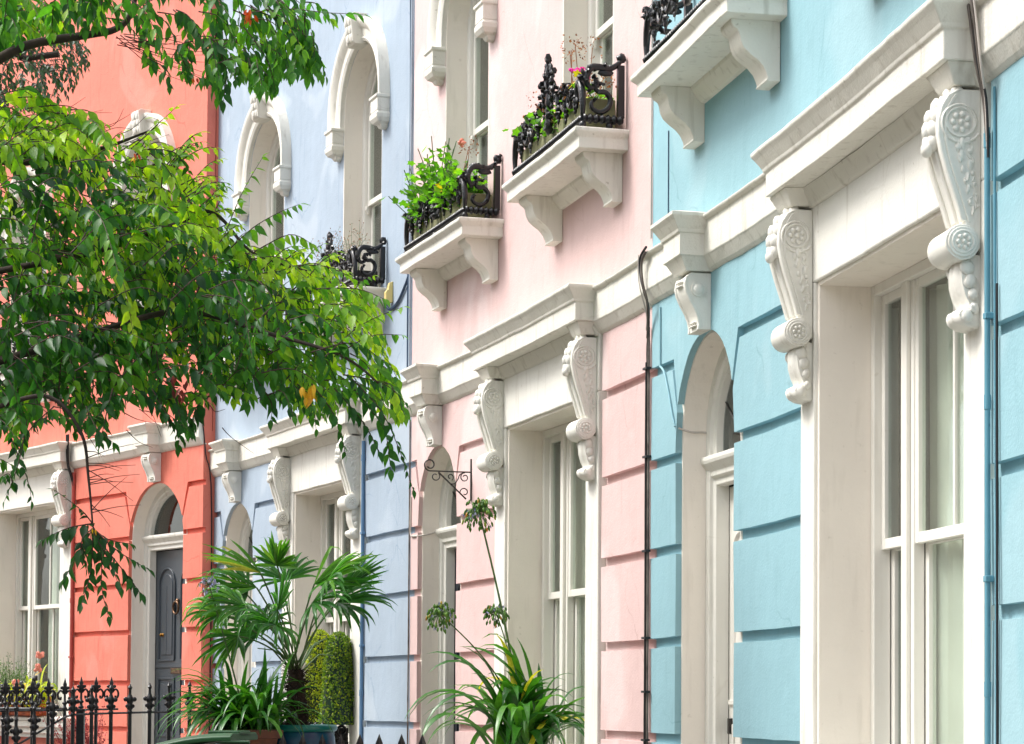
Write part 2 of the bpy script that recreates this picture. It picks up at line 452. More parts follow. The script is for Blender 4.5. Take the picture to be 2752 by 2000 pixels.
M['palm'] = leafmat('palm_blade', [(0,(26,72,34)),(0.5,(52,108,42)),(0.85,(100,150,54)),(1,(160,156,70))], trans=0.35, rough=0.35)
M['strap'] = leafmat('agapanthus_blade', [(0,(26,70,28)),(0.5,(50,108,38)),(0.97,(88,142,50)),(1,(200,190,60))], trans=0.28, rough=0.32)
M['box'] = leafmat('box_leaf', [(0,(44,76,24)),(0.5,(96,126,32)),(1,(176,182,44))], trans=0.4, rough=0.45)
M['geranium'] = leafmat('geranium_leaf', [(0,(60,112,30)),(0.7,(104,160,40)),(0.9,(170,170,40)),(1,(226,180,30))], trans=0.4, rough=0.5)
M['dead'] = leafmat('withered_petal', [(0,(120,64,36)),(1,(190,130,84))], trans=0.25, tb=0.6, rough=0.8)
M['magenta'] = plain('magenta_petal', (226,20,150), rough=0.6, var=0.1)
M['redpetal'] = plain('red_petal', (206,60,44), rough=0.6, var=0.15)
M['salmon'] = plain('salmon_petal', (236,150,130), rough=0.6, var=0.1)
M['lilac'] = leafmat('lilac_petal', [(0,(120,124,190)),(1,(196,196,222))], trans=0.3, tb=0.6, rough=0.6)
M['pod'] = leafmat('green_seed_pod', [(0,(50,92,28)),(0.8,(92,136,38)),(0.96,(140,150,50)),(1,(206,130,50))], trans=0.15, rough=0.45)
M['lime'] = leafmat('lime_yellow_leaf', [(0,(150,176,30)),(0.6,(206,212,40)),(1,(226,186,60))], trans=0.4, rough=0.45, tb=1.0)
M['herb'] = leafmat('small_herb_leaf', [(0,(44,78,38)),(1,(100,140,66))], trans=0.3, rough=0.5)
M['crimson'] = leafmat('crimson_stem_leaf', [(0,(120,26,40)),(1,(196,70,80))], trans=0.3, tb=0.6)

# ------------------------------------------------------------------ house pieces
def arc_pts(c, rx, ry, hs, a0, a1, n):
    return [(c+rx*math.cos(a0+(a1-a0)*i/n), hs+ry*math.sin(a0+(a1-a0)*i/n)) for i in range(n+1)]

def wall_mesh(H):
    fr = H['fr']; wm = MB(fr); wm.seg = 0.15; L_, R_ = H['L'], H['R']; off = H.get('off', 0)
    dL, dR, bL, bR, wL, wR = (H[k] for k in ('dL','dR','bL','bR','wL','wR'))
    g = H['grooves']; gw = 0.026
    c = (dL+dR)/2; rx = (dR-dL)/2; ry = H.get('ry', rx); hs = H['spring']
    lint = H['lint']; top = lint+0.47; base = -1.75; sill = H['wsill']
    tb0, tb1 = -0.10, -0.034
    mir = H.get('mirror', False)
    # base sheet behind the joints
    def B(a0, a1, h0, h1, t0=tb0, t1=tb1): wm.box(a0, a1, t0, t1, h0, h1)
    lo, hi = (L_, dL), (dR, R_)
    if not mir: B(L_, dL, base, hs); B(dR, wL, base, top); B(wL, wR, base, sill); B(wL, wR, lint, top); B(wR, R_, base, top)
    else: B(L_, wL, base, top); B(wL, wR, base, sill); B(wL, wR, lint, top); B(wR, dL, base, top); B(dR, R_, base, hs)
    ap_l, ap_r = (L_, dR) if not mir else (dL, R_)
    poly = [(ap_l, hs), (dL, hs)] if ap_l < dL-1e-6 else [(dL, hs)]
    poly += arc_pts(c, rx, ry, hs, math.pi, 0, 20)[1:]
    if ap_r > dR+1e-6: poly.append((ap_r, hs))
    wm.under(poly, top, tb0, tb1)
    B(dL, dR, base, H['dsill']-0.02)
    # raised ashlar blocks
    t0, t1 = -0.036, 0.0
    g1 = g[0]; hc = hs + 0.165   # where the slanting joint meets the arch
    axl = dL + (rx - rx*math.sqrt(max(0, 1-((hc-hs)/ry)**2)))
    axr = dR - (axl-dL)
    dx = H.get('slant', 0.075)
    frz_l = L_ if not mir else bR
    frz_r = bL if not mir else R_
    # frieze above the first joint, down to the arch
    aa = math.asin(min(1, (hc-hs)/ry))
    poly = [(frz_l, g1+gw), (axl-dx, g1+gw), (axl, hc+gw*0.6)] if frz_l < axl-dx-0.02 else [(axl, hc+gw*0.6)]
    poly += arc_pts(c, rx, ry, hs, math.pi-aa-0.05, aa+0.05, 18)
    poly += [(axr, hc+gw*0.6), (axr+dx, g1+gw), (frz_r, g1+gw)]
    wm.under(poly, top, t0, t1)
    a2 = math.asin(min(1, (hc-gw-hs)/ry))
    def corner(side):
        if side < 0:
            x0 = frz_l
            p = [(x0, g[1]+gw), (dL, g[1]+gw), (dL, hs)] + arc_pts(c, rx, ry, hs, math.pi, math.pi-a2, 5)[1:]
            x = p[-1][0]
            p += [(x-dx-0.02, g1-gw), (x0, g1-gw)] if x-dx-0.02 > x0+0.02 else [(x0, hc+0.1)]
        else:
            x1 = frz_r
            p = [(x1, g[1]+gw), (x1, g1-gw)]
            q = arc_pts(c, rx, ry, hs, 0, a2, 5)
            p += [(q[-1][0]+dx+0.02, g1-gw)] + list(reversed(q)) + [(dR, g[1]+gw)]
        wm.prism(p, t0, t1)
    corner(-1); corner(1)
    lev = g[1:] + [base]
    for i in range(len(lev)-1):
        h1 = lev[i]-gw; h0 = lev[i+1]+gw
        if not mir: spans = [(L_, dL), (dR, bL)]
        else: spans = [(bR, dL), (dR, R_)]
        for a, b in spans: wm.box(a, b, t0, t1, h0, h1)
    # pier on the other side of the bay window
    p0, p1 = (bR+0.03, R_) if not mir else (L_, bL-0.03)
    wm.box(p0, p1, t0, t1, g1+gw, top)
    lev = g + [base]
    for i in range(len(lev)-1): wm.box(p0, p1, t0, t1, lev[i+1]+gw, lev[i]-gw)
    # upper storey
    U0 = top; U1 = H.get('top', 8.4); uoff = H.get('uoff', 0)
    us = 4.80+uoff; sl = 3.2+uoff
    edges = [L_]
    for cw in H['win']:
        l, r = cw-0.515, cw+0.515
        if l > R_: continue
        wm.box(edges[-1], l, -0.09, 0.0, U0, U1)
        wm.box(l, r, -0.09, 0.0, U0, sl)
        wm.under(arc_pts(cw, 0.515, 0.515, us, math.pi, 0, 24), U1, -0.09, 0.0)
        edges.append(r)
    wm.box(edges[-1], R_, -0.09, 0.0, U0, U1)
    for ex in H.get('extra', []): wm.box(*ex)
    return wm

def sash_bay(H, root):
    fr = H['fr']; wL, wR, lint, sill = H['wL'], H['wR'], H['lint'], H['wsill']
    j = M['joinery']
    # deep painted reveal
    mb = MB(fr)
    mb.box(wL-0.004, wL+0.018, -0.30, -0.004, sill, lint); mb.box(wR-0.018, wR+0.004, -0.30, -0.004, sill, lint)
    mb.box(wL+0.018, wR-0.018, -0.30, -0.004, lint-0.018, lint+0.02)
    mb.build('window_reveal', M['reveal'], root, bevel=0.004)
    a0, a1 = wL+0.018, wR-0.018
    win = MB(fr)
    win.frame(a0, a1, sill, lint-0.018, 0.045, -0.31, -0.235)
    side = 0.285; m = 0.135
    xs = [(a0+0.045, a0+0.045+side), (a0+0.045+side+m, a1-0.045-side-m), (a1-0.045-side, a1-0.045)]
    for k in (0, 1):
        x = xs[k][1]
        win.box(x, x+m, -0.31, -0.262, sill+0.045, lint-0.063)
        win.box(x+0.035, x+m-0.035, -0.262, -0.242, sill+0.045, lint-0.063)
    o = win.build('window', j, root, bevel=0.004)
    rail = H['rail']
    gl = MB(fr); fu = MB(fr); fl = MB(fr)
    for k, (x0, x1) in enumerate(xs):
        h1 = lint-0.063
        fu.frame(x0, x1, rail, h1, 0.04, -0.30, -0.268, wb=0.045)
        fl.frame(x0, x1, sill+0.045, rail+0.04, 0.042, -0.345, -0.312, wb=0.075, wt=0.045)
        gl.box(x0+0.035, x1-0.035, -0.288, -0.284, rail+0.03, h1-0.03)
        gl.box(x0+0.035, x1-0.035, -0.332, -0.328, sill+0.1, rail+0.01)
        if k == 1:
            xm = (x0+x1)/2
            fu.box(xm-0.011, xm+0.011, -0.297, -0.273, rail+0.045, h1-0.04)
            fl.box(xm-0.011, xm+0.011, -0.342, -0.318, sill+0.12, rail-0.004)
    fu.build('upper_sash', j, o, bevel=0.003); fl.build('lower_sash', j, o, bevel=0.003)
    gl.build('glass', M['glass'], o)
    # curtains hanging inside
    cu = MB(fr)
    ctop, cbot = lint-0.09, sill+0.03
    for x0, x1 in H['curtains']:
        n = max(6, int((x1-x0)/0.012)); vs = []; fs = []
        for i in range(n+1):
            x = x0+(x1-x0)*i/n
            t = -0.376 + 0.017*math.sin(i*0.85+math.sin(i*0.31)*1.3)
            vs += [(x, t, cbot), (x, t*1.0+0.006, ctop)]
        for i in range(n): fs.append((2*i, 2*i+2, 2*i+3, 2*i+1))
        cu.raw(vs, fs)
    if H['curtains']: cu.build('curtain', M['curtain'], o, smooth=60)
    ro = MB(fr)
    ro.box(wL-0.48, wR+0.3, -2.2, -2.12, sill-0.2, lint+0.3); ro.box(wL-0.48, wL-0.40, -2.12, -0.40, sill-0.2, lint+0.3)
    ro.box(wR+0.22, wR+0.3, -2.12, -0.37, sill-0.2, lint+0.3); ro.box(wL-0.40, wR+0.22, -2.12, -0.37, sill-0.2, sill-0.12)
    ro.box(wL-0.40, wR+0.22, -2.12, -0.37, lint+0.22, lint+0.3)
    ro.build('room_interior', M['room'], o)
    # flat surround and lintel face, sill
    sr = MB(fr); sr.seg = 0.15
    bL, bR = H['bL'], H['bR']
    sr.box(bL, wL-0.004, -0.05, 0.014, sill-0.1, lint); sr.box(wR+0.004, bR, -0.05, 0.014, sill-0.1, lint)
    sr.box(bL, bR, -0.05, 0.0145, lint, lint+0.345)
    sr.build('window_surround', M['white'], root, bevel=0.007, wav=1)
    sl = MB(fr)
    sl.ring(bL-0.02, bR+0.02, -0.05, [(0.05, sill-0.24), (0.06, sill-0.2), (0.09, sill-0.19), (0.09, sill-0.14), (0.13, sill-0.12), (0.13, sill-0.06), (0.15, sill-0.05), (0.15, sill-0.02), (0.1, sill-0.004)])
    sl.box(wL+0.018, wR-0.018, -0.3, 0.0, sill-0.1, sill-0.002)
    sl.build('window_sill', M['white'], root, bevel=0.005)

def rosette(mb, s, t, h, r, d):
    """flower on the side face of a bracket; s = side plane, d = +1/-1 direction"""
    pts = [(s, t+r*math.cos(a*math.pi/9), h+r*math.sin(a*math.pi/9)) for a in range(19)]
    mb.tube(pts, r*0.13, 6, cap=False)
    for k in range(7):
        a = 2*math.pi*k/7
        mb.blob((s, t+r*0.55*math.cos(a), h+r*0.55*math.sin(a)), (0.012, r*0.24, r*0.24), 7, 4)
    mb.blob((s, t, h), (0.016, r*0.22, r*0.22), 7, 4)

def scroll_bracket(H, root, a0, a1, hb, label=None):
    """a0..a1 along the wall, hb = underside of the bed moulding it carries"""
    fr = H['fr']; mb = MB(fr); w = M['white']
    d = hb-2.13
    prof = [(0.0,2.12),(0.07,2.12),(0.105,2.10),(0.130,2.06),(0.142,2.01),(0.143,1.96),(0.132,1.90),(0.112,1.83),(0.090,1.765),(0.070,1.70),(0.058,1.66),(0.05,1.60),(0.0,1.56)]
    prof = [(0.014+t, h+d) for t, h in prof]
    mb.sideprism(prof, a0, a1, 2)
    # raised fillets down the front
    for x0, x1 in ((a0, a0+0.028), (a1-0.028, a1), ((a0+a1)/2-0.022, (a0+a1)/2+0.022)):
        pp = prof[1:11]
        q = [(t+0.012, h+0.002) for t, h in pp] + [(t-0.01, h) for t, h in reversed(pp)]
        mb.sideprism(q, x0-0.002, x1+0.002, 1)
    o = mb.build('scroll_bracket', w, root, bevel=0.005, smooth=40)
    if label: o['label'] = label
    # acanthus curl on the crown of the scroll
    ac = MB(fr); cm = (a0+a1)/2; wd = (a1-a0)
    for k in range(5):
        z = 2.115+d-k*0.042; t = (0.10,0.145,0.168,0.178,0.176)[k]
        for q in (-1, 0, 1):
            ac.blob((cm+q*wd*0.27*(1-0.12*k), t-0.012*abs(q), z), (wd*0.17, 0.024, 0.034), 8, 5, 0.15)
    ac.blob((cm, 0.18, 1.925+d), (wd*0.22, 0.022, 0.03), 8, 5)
    ac.build('acanthus_leaf', w, o, smooth=60)
    # lower volute
    vo = MB(fr)
    hv = 1.585+d; r = 0.062; tv = 0.085
    vo.cyl((a0-0.018, tv, hv), (a1+0.018, tv, hv), r, 22)
    vo.cyl((a0-0.024, tv, hv), (a1+0.024, tv, hv), r*0.86, 22)
    for sgn, sx in ((-1, a0-0.024), (1, a1+0.024)): rosette(vo, sx, tv, hv, r*0.62, sgn)
    vo.build('volute', w, o, bevel=0.004, smooth=40)
    # carved side panels: upper rosette with a chain of husks running down
    rl = MB(fr)
    for sx in (a0, a1):
        rosette(rl, sx, 0.088, 2.005+d, 0.05, 1)
        edge = [(sx, t-0.016, h) for t, h in prof[2:11]]
        rl.tube(catmull(edge, 2), 0.006, 5)
        rl.tube([(sx, 0.088+x, 2.005+d+y) for x, y in spiral(0, 0, 0.076, 0.050, -2.6, 1.15, 26)], 0.0065, 6)
        for k in range(5):
            a_ = 1.9+k*0.55; rl.tube(catmull([(sx, 0.088+0.045*math.cos(a_), 1.93+d-k*0.05), (sx, 0.07-k*0.006, 1.945+d-k*0.05), (sx, 0.045-k*0.003, 1.925+d-k*0.05), (sx, 0.052-k*0.004, 1.90+d-k*0.05)], 4), 0.0055-0.0005*k, 5)
        z = 1.93; t = 0.085; sc_ = 1.0
        for k in range(7):
            rl.blob((sx, t-0.004+0.012*math.sin(k*2.2), z+d), (0.009, 0.013*sc_, 0.024*sc_), 7, 4, 0.6)
            rl.blob((sx, t+0.012*sc_, z+d-0.014), (0.008, 0.010*sc_, 0.018*sc_), 6, 4, 0.7)
            rl.blob((sx, t-0.025*sc_, z+d+0.012), (0.008, 0.012*sc_, 0.014*sc_), 6, 4, 0.3)
            z -= 0.038; t -= 0.0075; sc_ *= 0.9
    rl.build('carved_panel', w, o, smooth=60)
    # hanging leaf below the volute
    lf = MB(fr)
    pr = [(0.014,1.54),(0.06,1.55),(0.082,1.53),(0.092,1.49),(0.088,1.45),(0.074,1.41),(0.060,1.385),(0.056,1.365),(0.072,1.36),(0.094,1.352),(0.102,1.335),(0.092,1.315),(0.064,1.30),(0.03,1.295),(0.014,1.295)]
    n = 9; vs = []; fs = []; k = len(pr)
    for i in range(n+1):
        u = i/n; x = a0+0.012+(a1-a0-0.024)*u
        bul = 0.80+0.2*math.sin(math.pi*u)+0.05*math.cos(u*math.pi*6)
        for t, h in pr: vs.append((x, 0.014+(t-0.014)*bul, h+d+0.006*math.sin(u*19+h*30)))
    for i in range(n):
        for q in range(k): fs.append((i*k+q, i*k+(q+1)%k, (i+1)*k+(q+1)%k, (i+1)*k+q))
    fs.append(tuple(range(k-1,-1,-1))); fs.append(tuple(n*k+q for q in range(k)))
    lf.raw(vs, fs)
    for sx in (a0+0.008, a1-0.008):
        for t, h, rr in ((0.06,1.50,0.026),(0.05,1.455,0.024),(0.04,1.41,0.02),(0.06,1.335,0.022),(0.035,1.36,0.018)):
            lf.blob((sx, t, h+d), (0.012, rr, rr*1.1), 7, 5, 0.3)
    lf.build('leaf_pendant', w, o, smooth=60)
    return o

def door_console(H, root):
    fr = H['fr']; c = (H['dL']+H['dR'])/2; w = M['white']; hb = H['lint']+0.335
    d = hb-2.14; a0, a1 = c-0.09+0.02, c+0.09+0.02
    pr = [(0,2.13),(0.10,2.13),(0.125,2.11),(0.134,2.07),(0.126,2.03),(0.105,1.985),(0.082,1.945),(0.066,1.905),(0.060,1.87),(0.062,1.845),(0,1.845)]
    pr = [(t, h+d) for t, h in pr]
    mb = MB(fr); mb.sideprism(pr, a0, a1, 1)
    for x0, x1 in ((a0, a0+0.02), (a1-0.02, a1)):
        q = [(t+0.007, h) for t, h in pr[1:10]] + [(t-0.01, h) for t, h in reversed(pr[1:10])]
        mb.sideprism(q, x0-0.002, x1+0.002, 1)
    for zz in (2.085, 2.065, 1.885, 1.868):
        mb.box(a0+0.045, a1-0.045, 0.06, 0.146 if zz > 2 else 0.076, zz+d, zz+d+0.008)
    o = mb.build('door_console', w, root, bevel=0.004, smooth=40)
    for sx, q in ((a0, -1), (a1, 1)):
        ro = MB(fr)
        ro.cyl((sx-q*0.01, 0.068, 2.045+d), (sx+q*0.012, 0.068, 2.045+d), 0.036, 20)
        ro.blob((sx+q*0.012, 0.068, 2.045+d), (0.010, 0.028, 0.028), 12, 6)
        ro.build('console_boss', w, o, smooth=50)

CROWN = lambda b, p: [(p-0.05, b+0.0), (p-0.04, b+0.008), (p-0.006, b+0.055), (p, b+0.06), (p, b+0.165), (p+0.01, b+0.17), (p+0.014, b+0.185), (p+0.04, b+0.225), (p+0.052, b+0.24), (p+0.056, b+0.245), (p+0.056, b+0.262), (p, b+0.275)]
def cornice(H, root):
    fr = H['fr']; b = H['lint']+0.343; w = M['white_old']
    L_, R_, bL, bR = H['L'], H['R'], H['bL'], H['bR']
    c = (H['dL']+H['dR'])/2+0.02
    mb = MB(fr); mb.seg = 0.12
    pf = [(0.004, b-0.012), (0.012, b-0.004), (0.02, b+0.004), (0.05, b+0.052), (0.056, b+0.058), (0.056, b+0.226), (0.078, b+0.236), (0.082, b+0.25), (0.04, b+0.262), (-0.02, b+0.27)]
    mb.ring(L_+(H.get('cornL', 0)), R_-(H.get('cornR', 0)), -0.05, pf, ref=5, left=False, right=False) if False else None
    # plain runs
    x0 = L_; x1 = R_
    def run(a, bb):
        n = max(1, int((bb-a)/0.12)+1); poly = [(-0.05, pf[0][1])] + pf + [(-0.05, pf[-1][1])]
        mb.sideprism(poly, a, bb, n)
    run(x0, x1)
    o = mb.build('cornice', w, root, bevel=0.005, wav=1)
    bk = MB(fr)
    bk.ring(c-0.15, c+0.15, -0.05, [(0.135, b-0.012), (0.14, b+0.0), (0.168, b+0.052), (0.18, b+0.058)] + [(p, h) for p, h in CROWN(b, 0.18)[3:]] , ref=0.18)
    bk.build('cornice_block', w, root, bevel=0.005, wav=1)
    by = MB(fr); by.seg = 0.12
    by.ring(bL-0.01, bR+0.02, -0.05, CROWN(b, 0.168)[3:] + [(-0.03, b+0.285)], ref=0.168)
    # bed mould over the brackets and between them
    by.sideprism([(-0.04, b-0.02), (0.02, b-0.02), (0.03, b-0.012), (0.036, b+0.0), (0.07, b+0.058), (-0.04, b+0.0585)], bL+0.01, bR-0.01)
    for a0, a1 in H['brk']:
        by.ring(a0-0.005, a1+0.005, -0.03, [(0.112, b-0.012), (0.118, b-0.002), (0.138, b+0.04), (0.15, b+0.0595)], ref=0.118)
    by.build('bay_cornice', w, root, bevel=0.005, wav=1)

def door(H, root, dm):
    fr = H['fr']; dL, dR = H['dL'], H['dR']; c = (dL+dR)/2; rx = (dR-dL)/2; ry = H.get('ry', rx); hs = H['spring']; ds = H['dsill']
    lin_ = MB(fr)
    lin_.sweep(c, rx, ry, hs, ds, [(0.0015, -0.034), (-0.012, -0.036), (-0.012, -0.21), (0.03, -0.21), (0.03, -0.034)])
    lin_.build('door_reveal', M['reveal'], root)
    th = H['trans']
    fm = MB(fr)
    fm.sweep(c, rx-0.012, ry-0.012, hs, ds, [(0.0, -0.1600), (-0.05, -0.1650), (-0.055, -0.1850), (-0.085, -0.1900), (-0.09, -0.2600), (0.0, -0.2600)])
    fm.ring(dL+0.012, dR-0.012, -0.2500, [(-0.2050, th-0.15), (-0.1900, th-0.145), (-0.1900, th-0.11), (-0.1700, th-0.1), (-0.1700, th-0.075), (-0.1350, th-0.035), (-0.1300, th-0.02), (-0.1300, th), (-0.1700, th+0.006)], ref=-0.1300, left=False, right=False)
    o = fm.build('door_frame', M['white'], root, bevel=0.003)
    gp = MB(fr)
    gp.prism([(dL+0.08, th)] + ([(dL+0.08, hs)] if th < hs else []) + [p for p in arc_pts(c, rx-0.08, ry-0.08, hs, math.pi, 0, 18) if p[1] > th] + ([(dR-0.08, hs)] if th < hs else []) + [(dR-0.08, th)], -0.2320, -0.2270, step=0)
    gp.build('fanlight', M['darkglass'], root)
    bars = MB(fr)
    if H.get('lead', True):
        for k in range(1, 6):
            a = math.pi*k/6
            bars.tube([(c, -0.2230, th+0.02), (c+(rx-0.09)*math.cos(a)*0.98, -0.2230, max(th+0.03, hs)+(ry-0.09)*math.sin(a)*0.9)], 0.004, 4)
        bars.build('lead_bars', M['iron_flat'], o)
    bk = MB(fr); bk.box(dL-0.05, dR+0.05, -1.6, -1.55, ds, hs+ry+0.1); bk.box(dL-0.05, dL, -1.55, -0.3, ds, hs+ry+0.1); bk.box(dR, dR+0.05, -1.55, -0.3, ds, hs+ry+0.1); bk.box(dL, dR, -1.55, -0.3, hs+ry, hs+ry+0.05)
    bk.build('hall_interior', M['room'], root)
    x0, x1 = dL+0.1, dR-0.1; t0, t1 = -0.30, -0.262; dh = th-0.155
    lf = MB(fr)
    lf.box(x0, x1, t0, t1, ds+0.01, dh)
    # raised panels and mouldings: two tall arched, two square
    cx = (x0+x1)/2; pw = (x1-x0-0.34)/4
    for sgn in (-1, 1):
        pc = cx + sgn*((x1-x0)/4-0.01)
        h0, h1 = ds+0.98, dh-0.36
        lf.sweep(pc, pw, pw, h1, h0, [(0.014, t1-0.001), (0.014, t1+0.012), (0.002, t1+0.016), (-0.012, t1+0.004), (-0.012, t1-0.001)], n=14)
        lf.box(pc-pw, pc+pw, t1, t1+0.012, h0-0.014, h0+0.004)
        lf.sweep(pc, pw-0.05, pw-0.05, h1, h0+0.05, [(0, t1-0.001), (-0.005, t1+0.008), (-(pw-0.052), t1+0.009), (-(pw-0.052), t1-0.001)], n=14)
        q0, q1 = ds+0.2, ds+0.80
        lf.frame(pc-pw-0.012, pc+pw+0.012, q0, q1, 0.02, t1, t1+0.013)
        lf.box(pc-pw+0.05, pc+pw-0.05, t1, t1+0.009, q0+0.06, q1-0.06)
    lf.box(x0+0.02, x1-0.02, t1, t1+0.012, ds+0.9, ds+0.925)
    d = lf.build('door', dm, root, bevel=0.003)
    return d, cx, t1, ds, dh

def ring_tube(mb, s, t, h, r, w, n=20, plane='sh'):
    pts = []
    for i in range(n+1):
        a = 2*math.pi*i/n
        pts.append((s+r*math.cos(a), t, h+r*math.sin(a)) if plane == 'sh' else (s, t+r*math.cos(a), h+r*math.sin(a)))
    mb.tube(pts, w, 8, cap=False)

def arched_window(H, root, cw, off):
    fr = H['fr']; us = 4.80+off; sl = 3.2+off; r = 0.515
    mb = MB(fr)
    mb.sweep(cw, r, r, us, sl, [(0.001, -0.0015), (-0.012, -0.002), (-0.012, -0.24), (0.03, -0.24), (0.03, -0.085), (0.001, -0.085)], n=26)
    mb.box(cw-r+0.012, cw+r-0.012, -0.24, -0.002, sl-0.02, sl+0.02)
    mb.build('window_reveal', M['reveal'], root)
    j = M['joinery']
    w = MB(fr)
    w.sweep(cw, r-0.012, r-0.012, us, sl+0.02, [(0, -0.1550), (-0.04, -0.1600), (-0.045, -0.1700), (-0.05, -0.2450), (0, -0.2450)], n=26)
    w.box(cw-r+0.06, cw+r-0.06, -0.2450, -0.1550, sl+0.02, sl+0.07)
    o = w.build('arched_window', j, root, bevel=0.003)
    rl = 4.08+off
    u = MB(fr); ri = r-0.062
    u.sweep(cw, ri, ri, us, rl, [(0, -0.1900), (-0.04, -0.1900), (-0.04, -0.2170), (0, -0.2170)], n=26)
    u.box(cw-ri+0.04, cw+ri-0.04, -0.2170, -0.1890, rl, rl+0.045)
    u.box(cw-0.011, cw+0.011, -0.2130, -0.1930, rl+0.045, us+ri-0.035)
    u.box(cw-ri+0.04, cw-0.011, -0.2120, -0.1940, us-0.011, us+0.011); u.box(cw+0.011, cw+ri-0.04, -0.2120, -0.1940, us-0.011, us+0.011)
    for q in (-1, 1):
        x = cw+q*(ri-0.02)
        u.sideprism([(-0.1900, rl), (-0.1700, rl), (-0.1670, rl-0.03), (-0.1830, rl-0.06), (-0.1900, rl-0.07)], x-0.02, x+0.02, 1)
    u.build('upper_sash', j, o, bevel=0.003)
    l = MB(fr); l.frame(cw-ri, cw+ri, sl+0.07, rl+0.035, 0.045, -0.2430, -0.2190, wb=0.08)
    l.box(cw-0.011, cw+0.011, -0.2400, -0.2220, sl+0.15, rl-0.01)
    l.build('lower_sash', j, o, bevel=0.003)
    g = MB(fr)
    g.prism([(cw-ri+0.03, rl+0.03), (cw-ri+0.03, us)] + arc_pts(cw, ri-0.03, ri-0.03, us, math.pi, 0, 20)[1:] + [(cw+ri-0.03, rl+0.03)], -0.2060, -0.2020, step=0)
    g.box(cw-ri+0.03, cw+ri-0.03, -0.2330, -0.2290, sl+0.14, rl+0.0)
    g.build('glass', M['glass'], o)
    cu = MB(fr)
    for x0, x1 in ((cw-ri, cw-ri*0.35), (cw+ri*0.4, cw+ri)):
        n = 30; vs = []; fs = []
        for i in range(n+1):
            x = x0+(x1-x0)*i/n; t = -0.36+0.018*math.sin(i*0.9)
            vs += [(x, t, sl+0.1), (x, t, us+0.45)]
        for i in range(n): fs.append((2*i, 2*i+2, 2*i+3, 2*i+1))
        cu.raw(vs, fs)
    cu.build('curtain', M['curtain'], o, smooth=60)
    ro = MB(fr)
    ro.box(cw-0.9, cw+0.9, -1.7, -1.65, sl-0.1, us+0.8); ro.box(cw-0.9, cw-0.85, -1.65, -0.31, sl-0.1, us+0.8); ro.box(cw+0.85, cw+0.9, -1.65, -0.31, sl-0.1, us+0.8)
    ro.box(cw-0.85, cw+0.85, -1.65, -0.31, sl-0.1, sl-0.05); ro.box(cw-0.85, cw+0.85, -1.65, -0.31, us+0.75, us+0.8)
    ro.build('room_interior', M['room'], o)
    # hood mould with label stops and keystone
    hd = MB(fr)
    hd.sweep(cw, r, r, us, 4.72+off, [(0.0, -0.01), (0.0, 0.035), (0.03, 0.05), (0.035, 0.038), (0.10, 0.045), (0.115, 0.062), (0.15, 0.085), (0.165, 0.088), (0.19, 0.088), (0.19, 0.06), (0.195, -0.01)], n=28)
    h = hd.build('hood_moulding', M['white_old'], root, bevel=0.003, smooth=35)
    for q in (-1, 1):
        cb = MB(fr)
        x0, x1 = sorted((cw+q*(r-0.005), cw+q*(r+0.20)))
        cb.ring(x0, x1, -0.02, [(0.03, 4.475+off), (0.045, 4.48+off), (0.055, 4.495+off), (0.058, 4.505+off), (0.088, 4.52+off), (0.105, 4.55+off), (0.108, 4.58+off), (0.095, 4.60+off), (0.1, 4.605+off), (0.1, 4.70+off), (0.112, 4.71+off), (0.112, 4.73+off), (0.05, 4.75+off)], ref=0.112)
        cb.build('label_stop', M['white_old'], h, bevel=0.004)
    ky = MB(fr)
    ky.sideprism([(-0.01, us+r-0.03), (0.10, us+r-0.03), (0.12, us+r-0.01), (0.128, us+r+0.08), (0.14, us+r+0.17), (0.145, us+r+0.205), (0.11, us+r+0.225), (-0.01, us+r+0.225)], cw-0.09, cw+0.09, 1)
    for k in range(3):
        for q in (-1, 0, 1):
            ky.blob((cw+q*0.045, 0.128+0.009*k-0.01*abs(q), us+r+0.03+0.065*k), (0.030, 0.018, 0.05), 8, 5, 0.1)
    ky.build('keystone', M['white_old'], h, bevel=0.006, smooth=50)

def balcony(H, root, sr, off):
    """projecting stone slab on two ogee brackets; sr = its near (right hand) end"""
    fr = H['fr']; sl = sr-1.62; b = 3.09+off; w = M['white_old']
    mb = MB(fr); mb.seg = 0.1
    mb.ring(sl+0.03, sr-0.03, -0.05, [(0.285, b), (0.285, b+0.062), (0.29, b+0.066), (0.31, b+0.085), (0.315, b+0.09), (0.315, b+0.112), (0.29, b+0.118)], ref=0.285)
    o = mb.build('balcony', w, root, bevel=0.006, wav=1)
    for x1 in (sr-0.125, sr-1.335):
        x0 = x1-0.17
        br = MB(fr)
        br.sideprism([(0, b+0.001), (0.235, b+0.001), (0.232, b-0.02), (0.222, b-0.035), (0.205, b-0.045), (0.197, b-0.055), (0.192, b-0.075), (0.188, b-0.10), (0.172, b-0.13), (0.140, b-0.158), (0.105, b-0.182), (0.080, b-0.21), (0.066, b-0.24), (0.060, b-0.262), (0.066, b-0.268), (0.064, b-0.275), (0.0, b-0.275)], x0, x1, 1)
        br.build('balcony_bracket', w, o, bevel=0.005, smooth=35)
    bd = MB(fr)
    bd.sideprism([(-0.02, b+0.002), (0.075, b+0.002), (0.07, b-0.015), (0.045, b-0.05), (0.02, b-0.075), (-0.02, b-0.08)], sr-1.34, sr-0.29)
    bd.build('bed_moulding', w, o, bevel=0.003)
    return o, b+0.118, sl, sr

